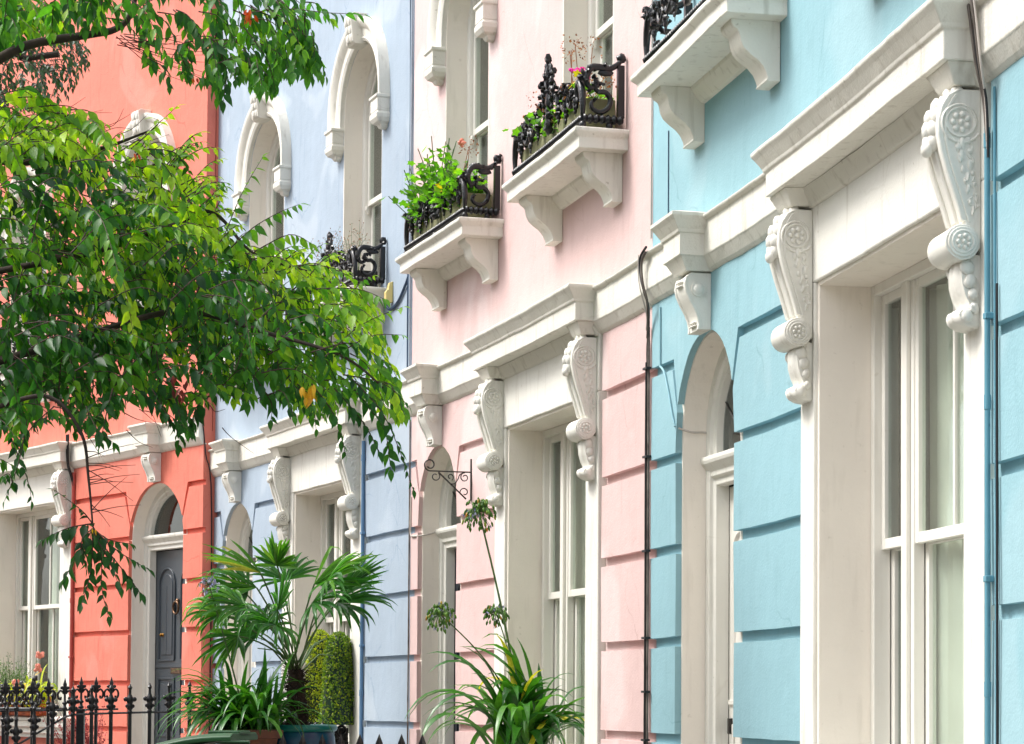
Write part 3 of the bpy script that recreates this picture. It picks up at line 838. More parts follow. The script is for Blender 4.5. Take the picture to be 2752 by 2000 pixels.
def balcony_iron(H, par, zb, sl, sr, hgt=0.36, peak=0.56):
    """cast iron flower guard: twisted base rail, scrolled side panels, foliate front with a central peak"""
    fr = H['fr']; mb = MB(fr)
    l, r_ = sl+0.10, sr-0.06; tf = 0.255; z0 = zb+0.055
    # twisted base rail
    def rope(p0, p1, r=0.024, pitch=0.034):
        p0 = Vector(p0); p1 = Vector(p1); n = int((p1-p0).length/pitch*4)
        mb.tube([tuple(p0.lerp(p1, i/n)) for i in range(n+1)], [r*(0.80+0.2*math.sin(i*math.pi/2)) for i in range(n+1)], 8)
    rope((l, tf, z0), (r_, tf, z0)); rope((r_, tf, z0), (r_, 0.02, z0), 0.030); rope((l, tf, z0), (l, 0.02, z0), 0.030)
    for s, t in ((l, tf), (r_, tf), (r_, 0.1), (l, 0.1), ((l+r_)/2, tf)): mb.blob((s, t, zb+0.018), (0.022, 0.022, 0.024), 8, 5)
    rail = mb.build('balcony_rail', M['iron'], par, smooth=50)
    sc_ = MB(fr)
    for s in (l, r_):
        sc_.box(s-0.017, s+0.017, 0.015, 0.053, z0+0.01, z0+hgt-0.03)
        # side panel: top scroll sweeping from the wall post down to the front corner
        P = [(s, t, z) for t, z in [(0.02, z0+hgt+0.02), (0.05, z0+hgt-0.02), (0.10, z0+hgt-0.05), (0.16, z0+hgt-0.045), (0.205, z0+hgt-0.05), (0.232, z0+hgt-0.09), (0.235, z0+hgt-0.135), (0.21, z0+hgt-0.165), (0.18, z0+hgt-0.155), (0.172, z0+hgt-0.13), (0.19, z0+hgt-0.115)]]
        q = catmull(P, 4); n = len(q); sc_.tube(q, [0.011+0.010*math.sin(math.pi*min(1, i/n*1.3)) for i in range(n)], 8)
        for i in range(0, n, 2): sc_.blob((s+rnd.gauss(0, 0.008), q[i].y, q[i].z+rnd.uniform(-0.012, 0.018)), (0.018, 0.014, 0.014), 6, 4, 0.8)
        sc_.blob((s, 0.03, z0+hgt+0.015), (0.022, 0.03, 0.03), 8, 5, 0.4); sc_.blob((s, 0.12, z0+hgt-0.075), (0.016, 0.05, 0.02), 8, 5, 0.3)
        P = [(s, t, z) for t, z in [(0.135, z0+0.20), (0.165, z0+0.205), (0.185, z0+0.18), (0.165, z0+0.155), (0.125, z0+0.155), (0.095, z0+0.12), (0.105, z0+0.07), (0.15, z0+0.04), (0.195, z0+0.055), (0.205, z0+0.09), (0.185, z0+0.105)]]
        q = catmull(P, 4); n = len(q); sc_.tube(q, [0.008+0.008*math.sin(math.pi*i/n) for i in range(n)], 8)
        for i in range(0, n, 3): sc_.blob((s+rnd.gauss(0, 0.007), q[i].y+rnd.gauss(0, 0.004), q[i].z+rnd.gauss(0, 0.006)), (0.014, 0.011, 0.011), 6, 4, 0.8)
    # front: a ragged acanthus festoon climbing to a crest, husks hanging from it, open below
    W = (r_-l)/2; cm = (l+r_)/2
    def zf(u):
        u = abs(u); K = ((0, peak-0.06), (0.07, peak-0.09), (0.15, peak*0.72), (0.24, peak*0.54), (0.34, 0.26), (0.48, 0.285), (0.60, 0.27), (0.74, 0.20), (0.86, 0.235), (1.0, 0.27))
        for i in range(len(K)-1):
            if u <= K[i+1][0]: f = (u-K[i][0])/(K[i+1][0]-K[i][0]); return K[i][1]+(K[i+1][1]-K[i][1])*f
        return 0.27
    n = 64
    for i in range(n+1):
        u = -1+2*i/n
        for q in range(3):
            z = z0+zf(u)-rnd.uniform(0.0, 0.055 if abs(u) > 0.2 else 0.13)
            sc_.blob((cm+u*W+rnd.gauss(0, 0.006), tf+rnd.uniform(-0.02, 0.022), z), (rnd.uniform(0.010, 0.021), rnd.uniform(0.010, 0.02), rnd.uniform(0.010, 0.022)), 6, 4, 0.9)
    for q in (-1, 1):
        A = catmull([(cm+q*x*W, tf, z0+z) for x, z in [(0.985, 0.0), (1.0, 0.08), (0.97, 0.17), (0.91, 0.22), (0.85, 0.20), (0.84, 0.14), (0.89, 0.12)]], 5); m_ = len(A)
        sc_.tube(A, [0.011+0.011*math.sin(math.pi*min(1, i/m_*1.2)) for i in range(m_)], 8)
        for x0, zz in ((0.42, 0.20), (0.60, 0.18)):
            A = catmull([(cm+q*x*W, tf, z0+z) for x, z in [(x0+0.09, zz+0.06), (x0+0.10, zz-0.01), (x0+0.05, zz-0.055), (x0-0.02, zz-0.03), (x0, zz+0.01)]], 5)
            sc_.tube(A, [0.008+0.006*math.sin(math.pi*i/len(A)) for i in range(len(A))], 7)
        for u, ln in ((0.52, 0.22), (0.30, 0.17), (0.80, 0.13), (0.12, 0.24)):
            z1 = zf(u)-0.03
            for k in range(8):
                f = k/7; w_ = 0.024*math.sin(math.pi*(0.25+0.72*f))
                sc_.blob((cm+q*u*W+rnd.gauss(0, 0.003), tf, z0+z1-ln*f), (w_, w_*0.9, 0.020), 6, 4, 0.6)
    for k in range(12):
        f = k/11
        sc_.blob((cm+rnd.gauss(0, 0.006), tf, z0+0.10+(peak-0.14)*f), (0.036*(1-0.5*f), 0.026*(1-0.3*f), 0.028), 7, 4, 0.8)
    for q in (-1, 1):
        sc_.tube(catmull([(cm+q*0.02, tf, z0+peak-0.22), (cm+q*0.06, tf, z0+peak-0.15), (cm+q*0.055, tf, z0+peak-0.09), (cm+q*0.03, tf, z0+peak-0.08)], 5), 0.011, 7)
    for k in range(8): sc_.blob((cm+rnd.gauss(0, 0.022), tf, z0+peak-rnd.uniform(0.02, 0.13)), (0.022, 0.02, 0.026), 6, 4, 0.8)
    sc_.build('scrollwork', M['iron'], rail, smooth=55)
    return rail

def house(H, name, label):
    fr = H['fr']
    root = empty(name, fr((H['L']+H['R'])/2, -0.5, -EYE), label, 'house', 'pastel terraced houses along the street')
    H['root'] = root
    wall_mesh(H).build('wall', M[H['col']], root, bevel=0.012, seg=2, wav=1)
    sash_bay(H, root); cornice(H, root); door_console(H, root)
    hb = H['lint']+0.325
    for a0, a1 in H['brk']: scroll_bracket(H, root, a0, a1, hb)
    H['door'] = door(H, root, M[H['dcol']])
    for cw in H['win']:
        if cw-0.515 > H['R']: continue
        arched_window(H, root, cw, H.get('uoff', 0))
    H['balc'] = [balcony(H, root, x, H.get('uoff', 0)) for x in H['bal']]
    # parapet, roof, back of the house, steps
    T = H.get('top', 8.4)
    pm = MB(fr); pm.sideprism([(-0.3, T), (0.05, T), (0.08, T+0.06), (0.22, T+0.2), (0.24, T+0.26), (0.0, T+0.3), (-0.02, T+0.7), (-0.3, T+0.7)], H['L'], H['R'])
    pm.build('parapet', M['white_old'], root, bevel=0.005)
    rf = MB(fr); rf.sideprism([(-0.35, T+0.3), (-4.2, T+1.9), (-8.0, T+0.3)], H['L'], H['R']); rf.build('roof', M['slate'], root)
    bw = MB(fr); bw.box(H['L'], H['R'], -8.0, -7.8, -1.6-0.05, T+0.3); bw.build('back_wall', M['white_old'], root)
    st = MB(fr); ds = H['dsill']
    n = 5; a0, a1 = H['dL']-0.05, H['dR']+0.05
    for k in range(n):
        st.box(a0, a1, -0.28 if k == 0 else 0.0+0.30*k, 0.30*(k+1), -1.62, ds-0.012-(ds+1.6)/n*k)
    st.build('doorstep', M['step'], root, bevel=0.01)
    return root

G = [1.765, 1.265, 0.79, 0.305, -0.2, -0.69, -1.2]
cy = dict(fr=fA, L=0.0, R=6.4, dL=0.44, dR=1.43, bL=2.48, bR=4.738, wL=2.675, wR=4.52, grooves=G, spring=1.365, lint=1.805, wsill=-0.45, dsill=-0.92, trans=1.265, rail=0.65,
          brk=[(2.49,2.66),(4.54,4.71)], curtains=[(2.3,2.62),(3.08,3.75),(4.1,4.6)], col='cyan', dcol='joinery', win=[1.44, 4.1], bal=[2.26, 4.93])
pk = dict(fr=fA, L=-5.265, R=0.0, dL=-5.085, dR=-4.135, bL=-3.195, bR=-0.975, wL=-2.955, wR=-1.23, grooves=G, spring=1.365, lint=1.795, wsill=-0.45, dsill=-0.92, trans=1.265, rail=0.66,
          brk=[(-3.165,-2.995),(-1.18,-1.01)], curtains=[(-3.12,-1.2)], col='pink', dcol='dark_door', win=[-3.965, -1.286], bal=[-3.07, -0.445])
bl = dict(fr=fA, L=-11.4, R=-5.265, dL=-10.55, dR=-9.62, bL=-8.70, bR=-6.50, wL=-8.42, wR=-6.80, grooves=G, spring=1.365, lint=1.797, wsill=-0.42, dsill=-0.92, trans=1.265, rail=0.66,
          brk=[(-8.67,-8.50),(-6.73,-6.56)], curtains=[(-8.6,-8.25),(-7.45,-6.75)], col='blue', dcol='white', win=[-9.32, -6.61], bal=[-8.5, -5.885])
GR = [2.08, 1.617, 1.137, 0.66, 0.144, -0.329, -0.8]
cr = dict(fr=fR, L=-7.2, R=0.0, dL=-1.66, dR=-0.42, bL=-5.6, bR=-3.068, wL=-5.25, wR=-3.395, grooves=GR, spring=1.60, ry=0.55, lint=2.112, wsill=-0.21, dsill=-0.60, trans=1.643, rail=0.985, mirror=True,
          brk=[(-5.52,-5.33),(-3.31,-3.12)], curtains=[(-5.35,-4.95),(-4.55,-4.3),(-4.02,-3.55)], col='coral', dcol='grey_door', win=[-4.4, -1.35], bal=[-3.6], uoff=0.42, top=8.9, slant=0.12, lead=False,
          extra=[(-0.22,-0.004,-3.0,-0.101,-1.75,8.9)])
pk['seam'] = 1
house(cy, 'terraced_house', 'cyan blue stuccoed terraced house with white arched door, nearest on the right')
house(pk, 'terraced_house', 'pale pink stuccoed terraced house with two flowered balconies, between the blue and cyan houses')
house(bl, 'terraced_house', 'periwinkle blue stuccoed terraced house with two tall arched windows, behind the potted palm')
house(cr, 'terraced_house', 'coral red stuccoed terraced house with grey arched door, farthest on the left behind the tree')

# ------------------------------------------------------------------ pipes and cables fixed to the houses
TH_, RO_ = R(2.17), R(0.38)
def at(px, py, Y, k=1.0):
    """world point at depth Y that stands where the photograph's point (px, py) is"""
    a = (px*k-1377.6)/6370; b = -(py*k-1638.63)/6370
    u = a*math.cos(RO_)-b*math.sin(RO_); v = a*math.sin(RO_)+b*math.cos(RO_)
    X, Z, h = u, math.cos(TH_)-v*math.sin(TH_), math.sin(TH_)+v*math.cos(TH_)
    return Vector((X*Y/Z, Y, EYE+h*Y/Z))
D = 1.21340          # the photograph was measured at this reduction
def ad(x, y, Y): return at(x, y, Y, D)

def pipe(H, name, m, pts, r, n=10):
    mb = MB(H['fr']); mb.tube(catmull(pts, 5) if len(pts) > 2 else pts, r, n); return mb.build(name, m, H['root'], smooth=60)
def downpipe(H, s, m, r=0.024, h1=2.06, conduit=None):
    mb = MB(H['fr']); mb.tube([(s, 0.018, -1.7), (s, 0.018, h1)], r, 14)
    for z in (0.02, 1.0, 1.9): mb.tube([(s, 0.018, z), (s, 0.018, z+0.05)], r*1.22, 14)
    o = mb.build('drainpipe', m, H['root'], smooth=50)
    for z in (-0.62, 0.41, 1.31):
        c = MB(H['fr']); c.box(s-r*1.6, s+r*1.6, 0.0, 0.018+r*1.12, z, z+0.022); c.build('pipe_clip', m, o, bevel=0.003)
downpipe(cy, 4.785, M['pipe_blue'], 0.010, 1.97)
pipe(cy, 'conduit', M['pipe_blue'], [(4.845, 0.008, -1.7), (4.846, 0.008, 0.3), (4.84, 0.009, 1.2), (4.83, 0.008, 2.1)], 0.005)
pipe(cy, 'cable', M['cable'], [(4.862, 0.01, -1.7), (4.865, 0.012, 0.1), (4.86, 0.01, 1.42)], 0.0045)
for i, (a, m_, r_) in enumerate(((4.80, 'cable_grey', 0.006), (4.83, 'cable_grey', 0.005), (4.845, 'cable_white', 0.004), (4.815, 'cable', 0.0045))):
    pipe(cy, 'cable', M[m_], [(a-0.01, 0.11, 2.9), (a, 0.10, 2.5), (a+0.012, 0.085, 2.32+0.02*i), (a+0.01, 0.065, 2.18), (4.80+0.008*i, 0.035, 2.06), (4.795+0.006*i, 0.024, 1.95-0.03*i)], r_)
pipe(cy, 'cable', M['cyan'], [(0.17, 0.006, 2.10), (0.172, 0.006, 1.78)], 0.005)
pipe(cy, 'cable', M['cyan'], [(0.172, 0.006, 1.78), (0.25, 0.008, 1.74), (0.33, 0.008, 1.62), (0.40, 0.01, 1.50), (0.44, 0.006, 1.43)], 0.006)
pipe(cy, 'cable', M['cable_white'], [(0.455, -0.01, 1.42), (0.458, -0.08, 1.40), (0.46, -0.15, 1.40), (0.462, -0.185, 1.385), (0.465, -0.19, 1.33), (0.50, -0.186, 1.27)], 0.005)
pipe(cy, 'cable', M['cable_blue'], [(0.30, 0.004, 2.45), (0.30, 0.004, 3.02)], 0.003)
# black cable bundle on the pink and cyan party line
pipe(pk, 'cable', M['cable'], [(0.19, 0.092, 2.415), (0.09, 0.092, 2.385), (0.058, 0.088, 2.34), (0.075, 0.085, 2.26), (0.10, 0.075, 2.19), (0.075, 0.045, 2.12), (0.01, 0.022, 2.04), (-0.03, 0.016, 1.9), (-0.03, 0.014, 1.78)], 0.0068)
pipe(pk, 'cable', M['cable_grey'], [(0.17, 0.09, 2.39), (0.10, 0.088, 2.36), (0.085, 0.086, 2.30), (0.10, 0.08, 2.22), (0.10, 0.06, 2.15), (0.03, 0.03, 2.06), (-0.02, 0.02, 1.96)], 0.007)
pipe(pk, 'cable', M['cable_white'], [(0.04, 0.09, 2.40), (0.035, 0.088, 2.28), (0.06, 0.08, 2.19), (0.03, 0.04, 2.08), (-0.01, 0.03, 2.0)], 0.0035)
pipe(pk, 'drainpipe', M['cable_grey'], [(-0.012, 0.014, -1.7), (-0.012, 0.014, 2.02)], 0.007)
ob = pipe(pk, 'cable', M['cable'], [(-0.034, 0.02, -1.7), (-0.036, 0.02, -0.5), (-0.03, 0.02, 0.4), (-0.034, 0.02, 1.2), (-0.03, 0.02, 1.83)], 0.008)
for z in (1.79, 1.31, 0.80, 0.33, 0.04, -0.22):
    c = MB(fA); c.box(-0.062, 0.008, 0.004, 0.034, z, z+0.012); c.build('cable_clip', M['cable'], ob)
pipe(pk, 'cable', M['cable_white'], [(0.002, 0.008, 2.5), (0.004, 0.008, 3.4), (0.0, 0.008, 4.6), (0.003, 0.008, 8.0)], 0.005)
pipe(pk, 'cable', M['cable_white'], [(-5.245, 0.006, 1.52), (-5.25, 0.008, 1.3), (-5.235, 0.008, 1.23), (-5.15, 0.008, 1.215), (-5.075, -0.02, 1.215), (-5.07, -0.12, 1.24), (-5.05, -0.19, 1.28)], 0.006)
# navy cables and pipe on the blue and pink party line
for s_, r_, m_ in ((-5.285, 0.009, 'blue'), (-5.305, 0.006, 'cable_blue'), (-5.325, 0.006, 'cable_blue')):
    w_ = 0.018 if r_ < 0.008 else 0.0
    pipe(bl, 'cable', M[m_], [(s_-w_*math.sin(z*1.3+s_*40)*0.9, 0.016, 2.46+z*0.62) for z in range(10)], r_, 7)
for s_, z0, z1 in ((-5.27, -1.7, 2.1), ): pipe(bl, 'cable', M['cable_grey'], [(s_, 0.01, z0), (s_, 0.01, z1)], 0.006)
pipe(bl, 'cable', M['cable_blue'], [(-5.86, 0.03, 3.06), (-5.80, 0.012, 3.02), (-5.6, 0.012, 3.05), (-5.42, 0.014, 3.14), (-5.33, 0.014, 3.2)], 0.011)
downpipe(bl, -6.46, M['pipe_peri'], 0.015, 2.06)
downpipe(cr, -3.035, M['pipe_coral'], 0.02, 2.4)
for q in range(3): pipe(cr, 'cable', M['cable'], [(-3.03+0.03*q, 0.11, 2.8), (-3.04+0.02*q, 0.1, 2.6), (-3.05+0.015*q, 0.08, 2.46), (-3.05+0.012*q, 0.03, 2.3), (-3.05+0.012*q, 0.015, 2.1-0.1*q)], 0.008)
pipe(cr, 'cable', M['cable'], [(-0.012, 0.03, 2.75), (0.012, 0.01, 2.6), (0.012, -0.02, 2.35), (0.012, -0.09, 1.8), (0.01, -0.09, -1.0)], 0.006)

# doors: furniture
def knob(H, name, m, s, t, h, r):
    mb = MB(H['fr']); mb.tube([(s, t, h), (s, t+0.012, h), (s, t+0.02, h), (s, t+0.034, h), (s, t+0.046, h)], [r, r*0.8, r*0.55, r*0.85, r*0.3], 14)
    return mb.build(name, m, H['door'][0], smooth=50)
d_, cx_, t_, ds_, dh_ = cy['door']; knob(cy, 'knob', M['brass'], cx_, t_, 0.52, 0.034)
mb = MB(fA); mb.box(cx_-0.36, cx_-0.33, t_, t_+0.02, -0.17, -0.09); mb.build('lock', M['iron_flat'], d_, bevel=0.002)
d_, cx_, t_, ds_, dh_ = pk['door']; knob(pk, 'knob', M['brass'], cx_, t_, 0.42, 0.028)
d_, cx_, t_, ds_, dh_ = cr['door']
mb = MB(fR); ring_tube(mb, cx_, t_+0.03, 0.90, 0.062, 0.012); mb.blob((cx_, t_+0.012, 0.965), (0.026, 0.02, 0.03), 10, 6); mb.build('knocker', M['bronze'], d_, smooth=60)
knob(cr, 'knob', M['brass'], cx_-0.33, t_, 0.63, 0.024)
mb = MB(fR); mb.box(cx_-0.12, cx_+0.12, t_+0.012, t_+0.022, 0.235, 0.295); mb.build('letterbox', M['bronze'], d_, bevel=0.004)

# pale yellow alarm box beside the blue house's near balcony
mb = MB(fA)
mb.sideprism([(0.0, 3.07), (0.045, 3.06), (0.058, 3.075), (0.06, 3.145), (0.05, 3.165), (0.04, 3.17), (0.028, 3.225), (0.0, 3.235)], -5.82, -5.77)
o = mb.build('alarm_box', M['yellowbox'], None, bevel=0.006, loc=fA(-5.79, 0.0, 3.05))
tag(o, 'pale yellow plastic box fixed beside the near balcony of the blue house', 'alarm box')

# ------------------------------------------------------------------ balcony ironwork
for H, idx, hg, pk_ in ((cy, 0, 0.34, 0.55), (cy, 1, 0.34, 0.55), (pk, 0, 0.34, 0.42), (pk, 1, 0.34, 0.56), (bl, 1, 0.30, 0.52), (bl, 0, 0.30, 0.5), (cr, 0, 0.3, 0.5)):
    b_, zb, l_, r_ = H['balc'][idx]; balcony_iron(H, b_, zb, l_, r_, hg, pk_)

# ------------------------------------------------------------------ plant helpers
def leaf(mb, p, d, n, L, W, curl=0.35, fold=0.25, tone=0.5, prof=((0,0.04),(0.13,0.66),(0.34,1.0),(0.56,0.80),(0.76,0.40),(0.9,0.12),(1,0.0))):
    """pointed leaf: midrib from p along d bending towards the ground, blade folded about the midrib"""
    d = d.normalized(); s = d.cross(n)
    if s.length < 1e-5: s = d.cross(Vector((1,0,0.3)))
    s.normalize(); n = s.cross(d).normalized()
    vs = []; q = p.copy(); last = 0
    for u, w in prof:
        dd = (d - n*curl*u + Vector((0,0,-0.25*curl*u))).normalized()
        q = q + dd*(u-last)*L; last = u
        up = n*(fold*w*W*0.5)
        vs += [q - s*w*W*0.5 + up, q.copy(), q + s*w*W*0.5 + up]
    fs = []
    for i in range(len(prof)-1):
        o = 3*i; fs += [(o, o+1, o+4, o+3), (o+1, o+2, o+5, o+4)]
    mb.tone = tone; mb.raw(vs, fs, True)
def rv(s=1.0): return Vector((rnd.uniform(-1,1), rnd.uniform(-1,1), rnd.uniform(-1,1)))*s
def strap(mb, p, az, el, L, W, droop, tone, n=9, fold=0.3, tmin=None):
    d = Vector((math.cos(az)*math.cos(el), math.sin(az)*math.cos(el), math.sin(el)))
    side = Vector((-math.sin(az), math.cos(az), 0)); q = p.copy(); vs = []
    tw = rnd.uniform(-0.5, 0.5)
    for i in range(n+1):
        u = i/n; w = W*(0.65+0.35*min(1, u*3))*(1-max(0, (u-0.45)/0.55)**2.2)
        nn = side.cross(d).normalized()
        s2 = (side*math.cos(tw*u)+nn*math.sin(tw*u)); up = -s2.cross(d).normalized()*fold*w*0.5
        qq = q
        vs += [qq - s2*w*0.5 + up, qq.copy(), qq + s2*w*0.5 + up]
        q = q + d*(L/n); d = (d + Vector((0,0,-droop/n*(0.35+1.9*u)))).normalized()
    fs = []
    for i in range(n):
        o = 3*i; fs += [(o, o+1, o+4, o+3), (o+1, o+2, o+5, o+4)]
    mb.tone = tone; mb.raw(vs, fs, True)

def trough(H, idx, s0, s1, h=0.19, label='', m='trough'):
    fr = H['fr']; b_, zb, l_, r_ = H['balc'][idx]
    o = empty('planter_trough', fr((s0+s1)/2, 0.13, zb), label, 'planter', 'stone planter troughs on the pink balconies')
    mb = MB(fr); t0, t1 = 0.04, 0.215; zz = zb+0.002
    for a in (s0, s1-0.02): mb.box(a, a+0.02, t0, t1, zz, zz+h)
    mb.box(s0+0.02, s1-0.02, t0, t0+0.02, zz, zz+h-0.001); mb.box(s0+0.02, s1-0.02, t1-0.02, t1, zz, zz+h-0.001); mb.box(s0+0.02, s1-0.02, t0+0.02, t1-0.02, zz, zz+0.03)
    mb.build('trough', M[m], o, bevel=0.006)
    so_ = MB(fr); so_.box(s0+0.021, s1-0.021, t0+0.021, t1-0.021, zz+0.031, zz+h-0.03); so_.build('soil', M['soil'], o)
    return zz+h-0.03
zt = trough(pk, 0, -4.55, -3.22, label='mossy stone trough on the far pink balcony, overflowing with geraniums')
zt2 = trough(pk, 1, -1.95, -0.58, label='mossy stone trough on the near pink balcony with withered geraniums')

def geranium(name, fr, s0, s1, zt, n, hgt, label, spread=0.14, dead=0, colours=(), yellow=0.1, clumps=None):
    root = empty(name, fr((s0+s1)/2, 0.13, zt), label, 'geranium')
    st = MB(fr); lf = MB(fr); lf.col = []; dd = MB(fr); dd.col = []
    for k in range(n):
        s = rnd.uniform(s0, s1); b = Vector((s, rnd.uniform(0.08, 0.18), zt-0.01))
        e = (clumps(s) if clumps else 1.0)*hgt*rnd.uniform(0.35, 1.0)
        tip = Vector((s+rnd.gauss(0, 0.08), 0.13+rnd.gauss(0.06, spread*0.6), zt+e))
        mid = b.lerp(tip, 0.5)+Vector((rnd.gauss(0, 0.02), 0.03, 0.02))
        path = bez([b, mid, tip], 5); st.tube([tuple(q) for q in path], 0.0035, 5)
        for q in range(rnd.randint(9, 16)):
            f = rnd.uniform(0.25, 1.0); c = path[int(f*5)]
            off = Vector((rnd.gauss(0, 0.045), rnd.gauss(0.01, 0.045), rnd.gauss(0, 0.025)))
            P = fr(*(c+off)); Rr = rnd.uniform(0.022, 0.038)
            nrm = (Vector((0,0,1)) + rv(0.8)).normalized(); ax = nrm.cross(rv()).normalized(); ay = nrm.cross(ax)
            m_ = 10; vs = [P - nrm*0.006]
            for z in range(m_):
                a = 2*math.pi*z/m_; rr = Rr*(0.82+0.18*math.cos(a*5))
                vs.append(P + ax*math.cos(a)*rr + ay*math.sin(a)*rr + nrm*(0.005*math.sin(a*5)))
            lf.tone = rnd.uniform(0.9, 1) if rnd.random() < yellow else rnd.uniform(0, 0.75)
            lf.raw(vs, [(0, 1+z, 1+(z+1) % m_) for z in range(m_)], True)
    st.build('stem', M['stalk'], root); lf.build('foliage', M['geranium'], root, smooth=70)
    for k in range(dead):
        s, hh = (rnd.uniform(s0, s1), hgt*rnd.uniform(0.6, 1.2)) if k > 3 else (s1-0.45+0.02*k, 0.44)
        b = fr(s, 0.13, zt); tip = fr(s+rnd.gauss(0, 0.04), 0.14+rnd.gauss(0, 0.07), zt+hh)
        dd.tone = 0.4; dd.tube([b, b.lerp(tip, 0.5)+rv(0.02), tip], 0.0025, 4, mapped=True)
        for q in range(26):
            c = tip + rv(0.05)*Vector((1,1,1.6)).length*0.6
            leaf(dd, c, rv(), rv(), rnd.uniform(0.012, 0.026), rnd.uniform(0.006, 0.013), tone=rnd.random())
    if dead: dd.build('withered_stalks', M['dead'], root)
    for m_, s, t, z, r in colours:
        fm = MB(fr)
        for q in range(16):
            c = (s+rnd.gauss(0, r*0.45), t+rnd.gauss(0, r*0.45), z+rnd.gauss(0, r*0.4)); fm.blob(c, (r*0.34, r*0.34, r*0.22), 6, 4, 0.6)
        fm.build('blossom', M[m_], root)
    return root
geranium('geranium', fA, -4.5, -3.25, zt, 105, 0.52, 'lush green geranium spilling over the far pink balcony rail', dead=2, yellow=0.02,
         clumps=lambda s: 0.45+0.75*math.exp(-((s+4.05)/0.32)**2) if s < -3.3 else 0.5, colours=(('salmon', -3.62, 0.14, zt+0.46, 0.035), ('leafy', 0, 0, 0, 0))[:1])
geranium('geranium', fA, -1.9, -0.62, zt2, 18, 0.18, 'withered brown geranium with one magenta bloom on the near pink balcony', dead=20, yellow=0.10,
         colours=(('magenta', -0.92, 0.16, zt2+0.265, 0.05), ('redpetal', -0.80, 0.17, zt2+0.14, 0.03)))

# wispy seed heads on the blue balcony, in a dark trough
b_, zb, l_, r_ = bl['balc'][1]
o = empty('planter_trough', fA(-6.6, 0.13, zb), 'dark plastic trough behind the black ironwork of the blue balcony', 'planter')
mb = MB(fA); mb.box(-7.2, -6.05, 0.04, 0.21, zb+0.002, zb+0.15); mb.build('trough', M['iron_flat'], o, bevel=0.006)
root = empty('wild_plant', fA(-6.6, 0.13, zb+0.15), 'wispy dried wildflower stems rising above the blue balcony', 'plant')
wm = MB(); wm.col = []; ws = MB()
for k in range(34):
    s = rnd.uniform(-7.15, -6.3); p = fA(s, 0.12, zb+0.13); d = Vector((rnd.gauss(-0.12, 0.25), rnd.gauss(0, 0.2), 1)).normalized()
    L = rnd.uniform(0.22, 0.5); pts = [p, p+d*L*0.5+rv(0.015), p+d*L+rv(0.03)]; ws.tube(pts, [0.002, 0.0016, 0.001], 4)
    for q in range(8):
        a = pts[1].lerp(pts[2], rnd.random()); e = a+rv(0.06)+Vector((0,0,0.03)); ws.tube([a, e], 0.0009, 3)
        wm.tone = rnd.uniform(0.3, 1); wm.blob(tuple(e), 0.0045, 5, 3)
        if rnd.random() < 0.6: leaf(wm, a, rv(), rv(), 0.02, 0.006, tone=rnd.random())
ws.build('stem', M['stalk'], root); wm.build('seed_head', M['dead'], root)

# ------------------------------------------------------------------ wrought iron sign bracket on the pink house
root = empty('hanging_bracket', fA(-3.78, 0.0, 1.5), 'scrolled wrought iron hanging bracket fixed beside the pink front door', 'wall bracket')
mb = MB(fA); S = -3.78
mb.box(S-0.008, S+0.008, 0.0, 0.010, 1.375, 1.665); mb.build('back_bar', M['iron_flat'], root, bevel=0.002)
mb = MB(fA)
mb.tube([(S, 0.01, 1.572), (S, 0.29, 1.572)]+[(S, 0.29+x, 1.572+0.040+y) for x, y in spiral(0, 0, 0.042, 0.016, -math.pi/2, 0.001, 1)][:0]+[(S, 0.302+x, 1.615+y) for x, y in spiral(0, 0, 0.043, 0.020, -math.pi/2, -0.0, 1)][:1]+[(S, 0.302+x, 1.615+y) for x, y in spiral(0, 0, 0.043, 0.022, -math.pi/2, 1.15, 24)], 0.0052, 6)
mb.build('arm', M['iron_flat'], root, smooth=60)
mb = MB(fA); mb.tube([(S, 0.24, 1.565), (S, 0.04, 1.385)], 0.0058, 6); mb.build('brace', M['iron_flat'], root, smooth=60)
for c, z, r0, r1, a0, tn in ((0.262, 1.535, 0.034, 0.014, R(130), 1.0), (0.05, 1.535, 0.032, 0.012, R(60), -1.1), (0.052, 1.432, 0.034, 0.014, R(-30), 0.9), (0.155, 1.535, 0.024, 0.010, R(-120), -0.9)):
    mb = MB(fA); mb.tube([(S, c+x, z+y) for x, y in spiral(0, 0, r0, r1, a0, tn, 22)], 0.0042, 6); mb.build('scroll', M['iron_flat'], root, smooth=60)
mb = MB(fA); mb.tube([(S, *q) for q in [(v.x, v.y) for v in catmull([(0.05, 1.567, 0), (0.085, 1.555, 0), (0.10, 1.52, 0), (0.125, 1.49, 0), (0.15, 1.487, 0)], 5)]], 0.0042, 6); mb.build('scroll', M['iron_flat'], root, smooth=60)

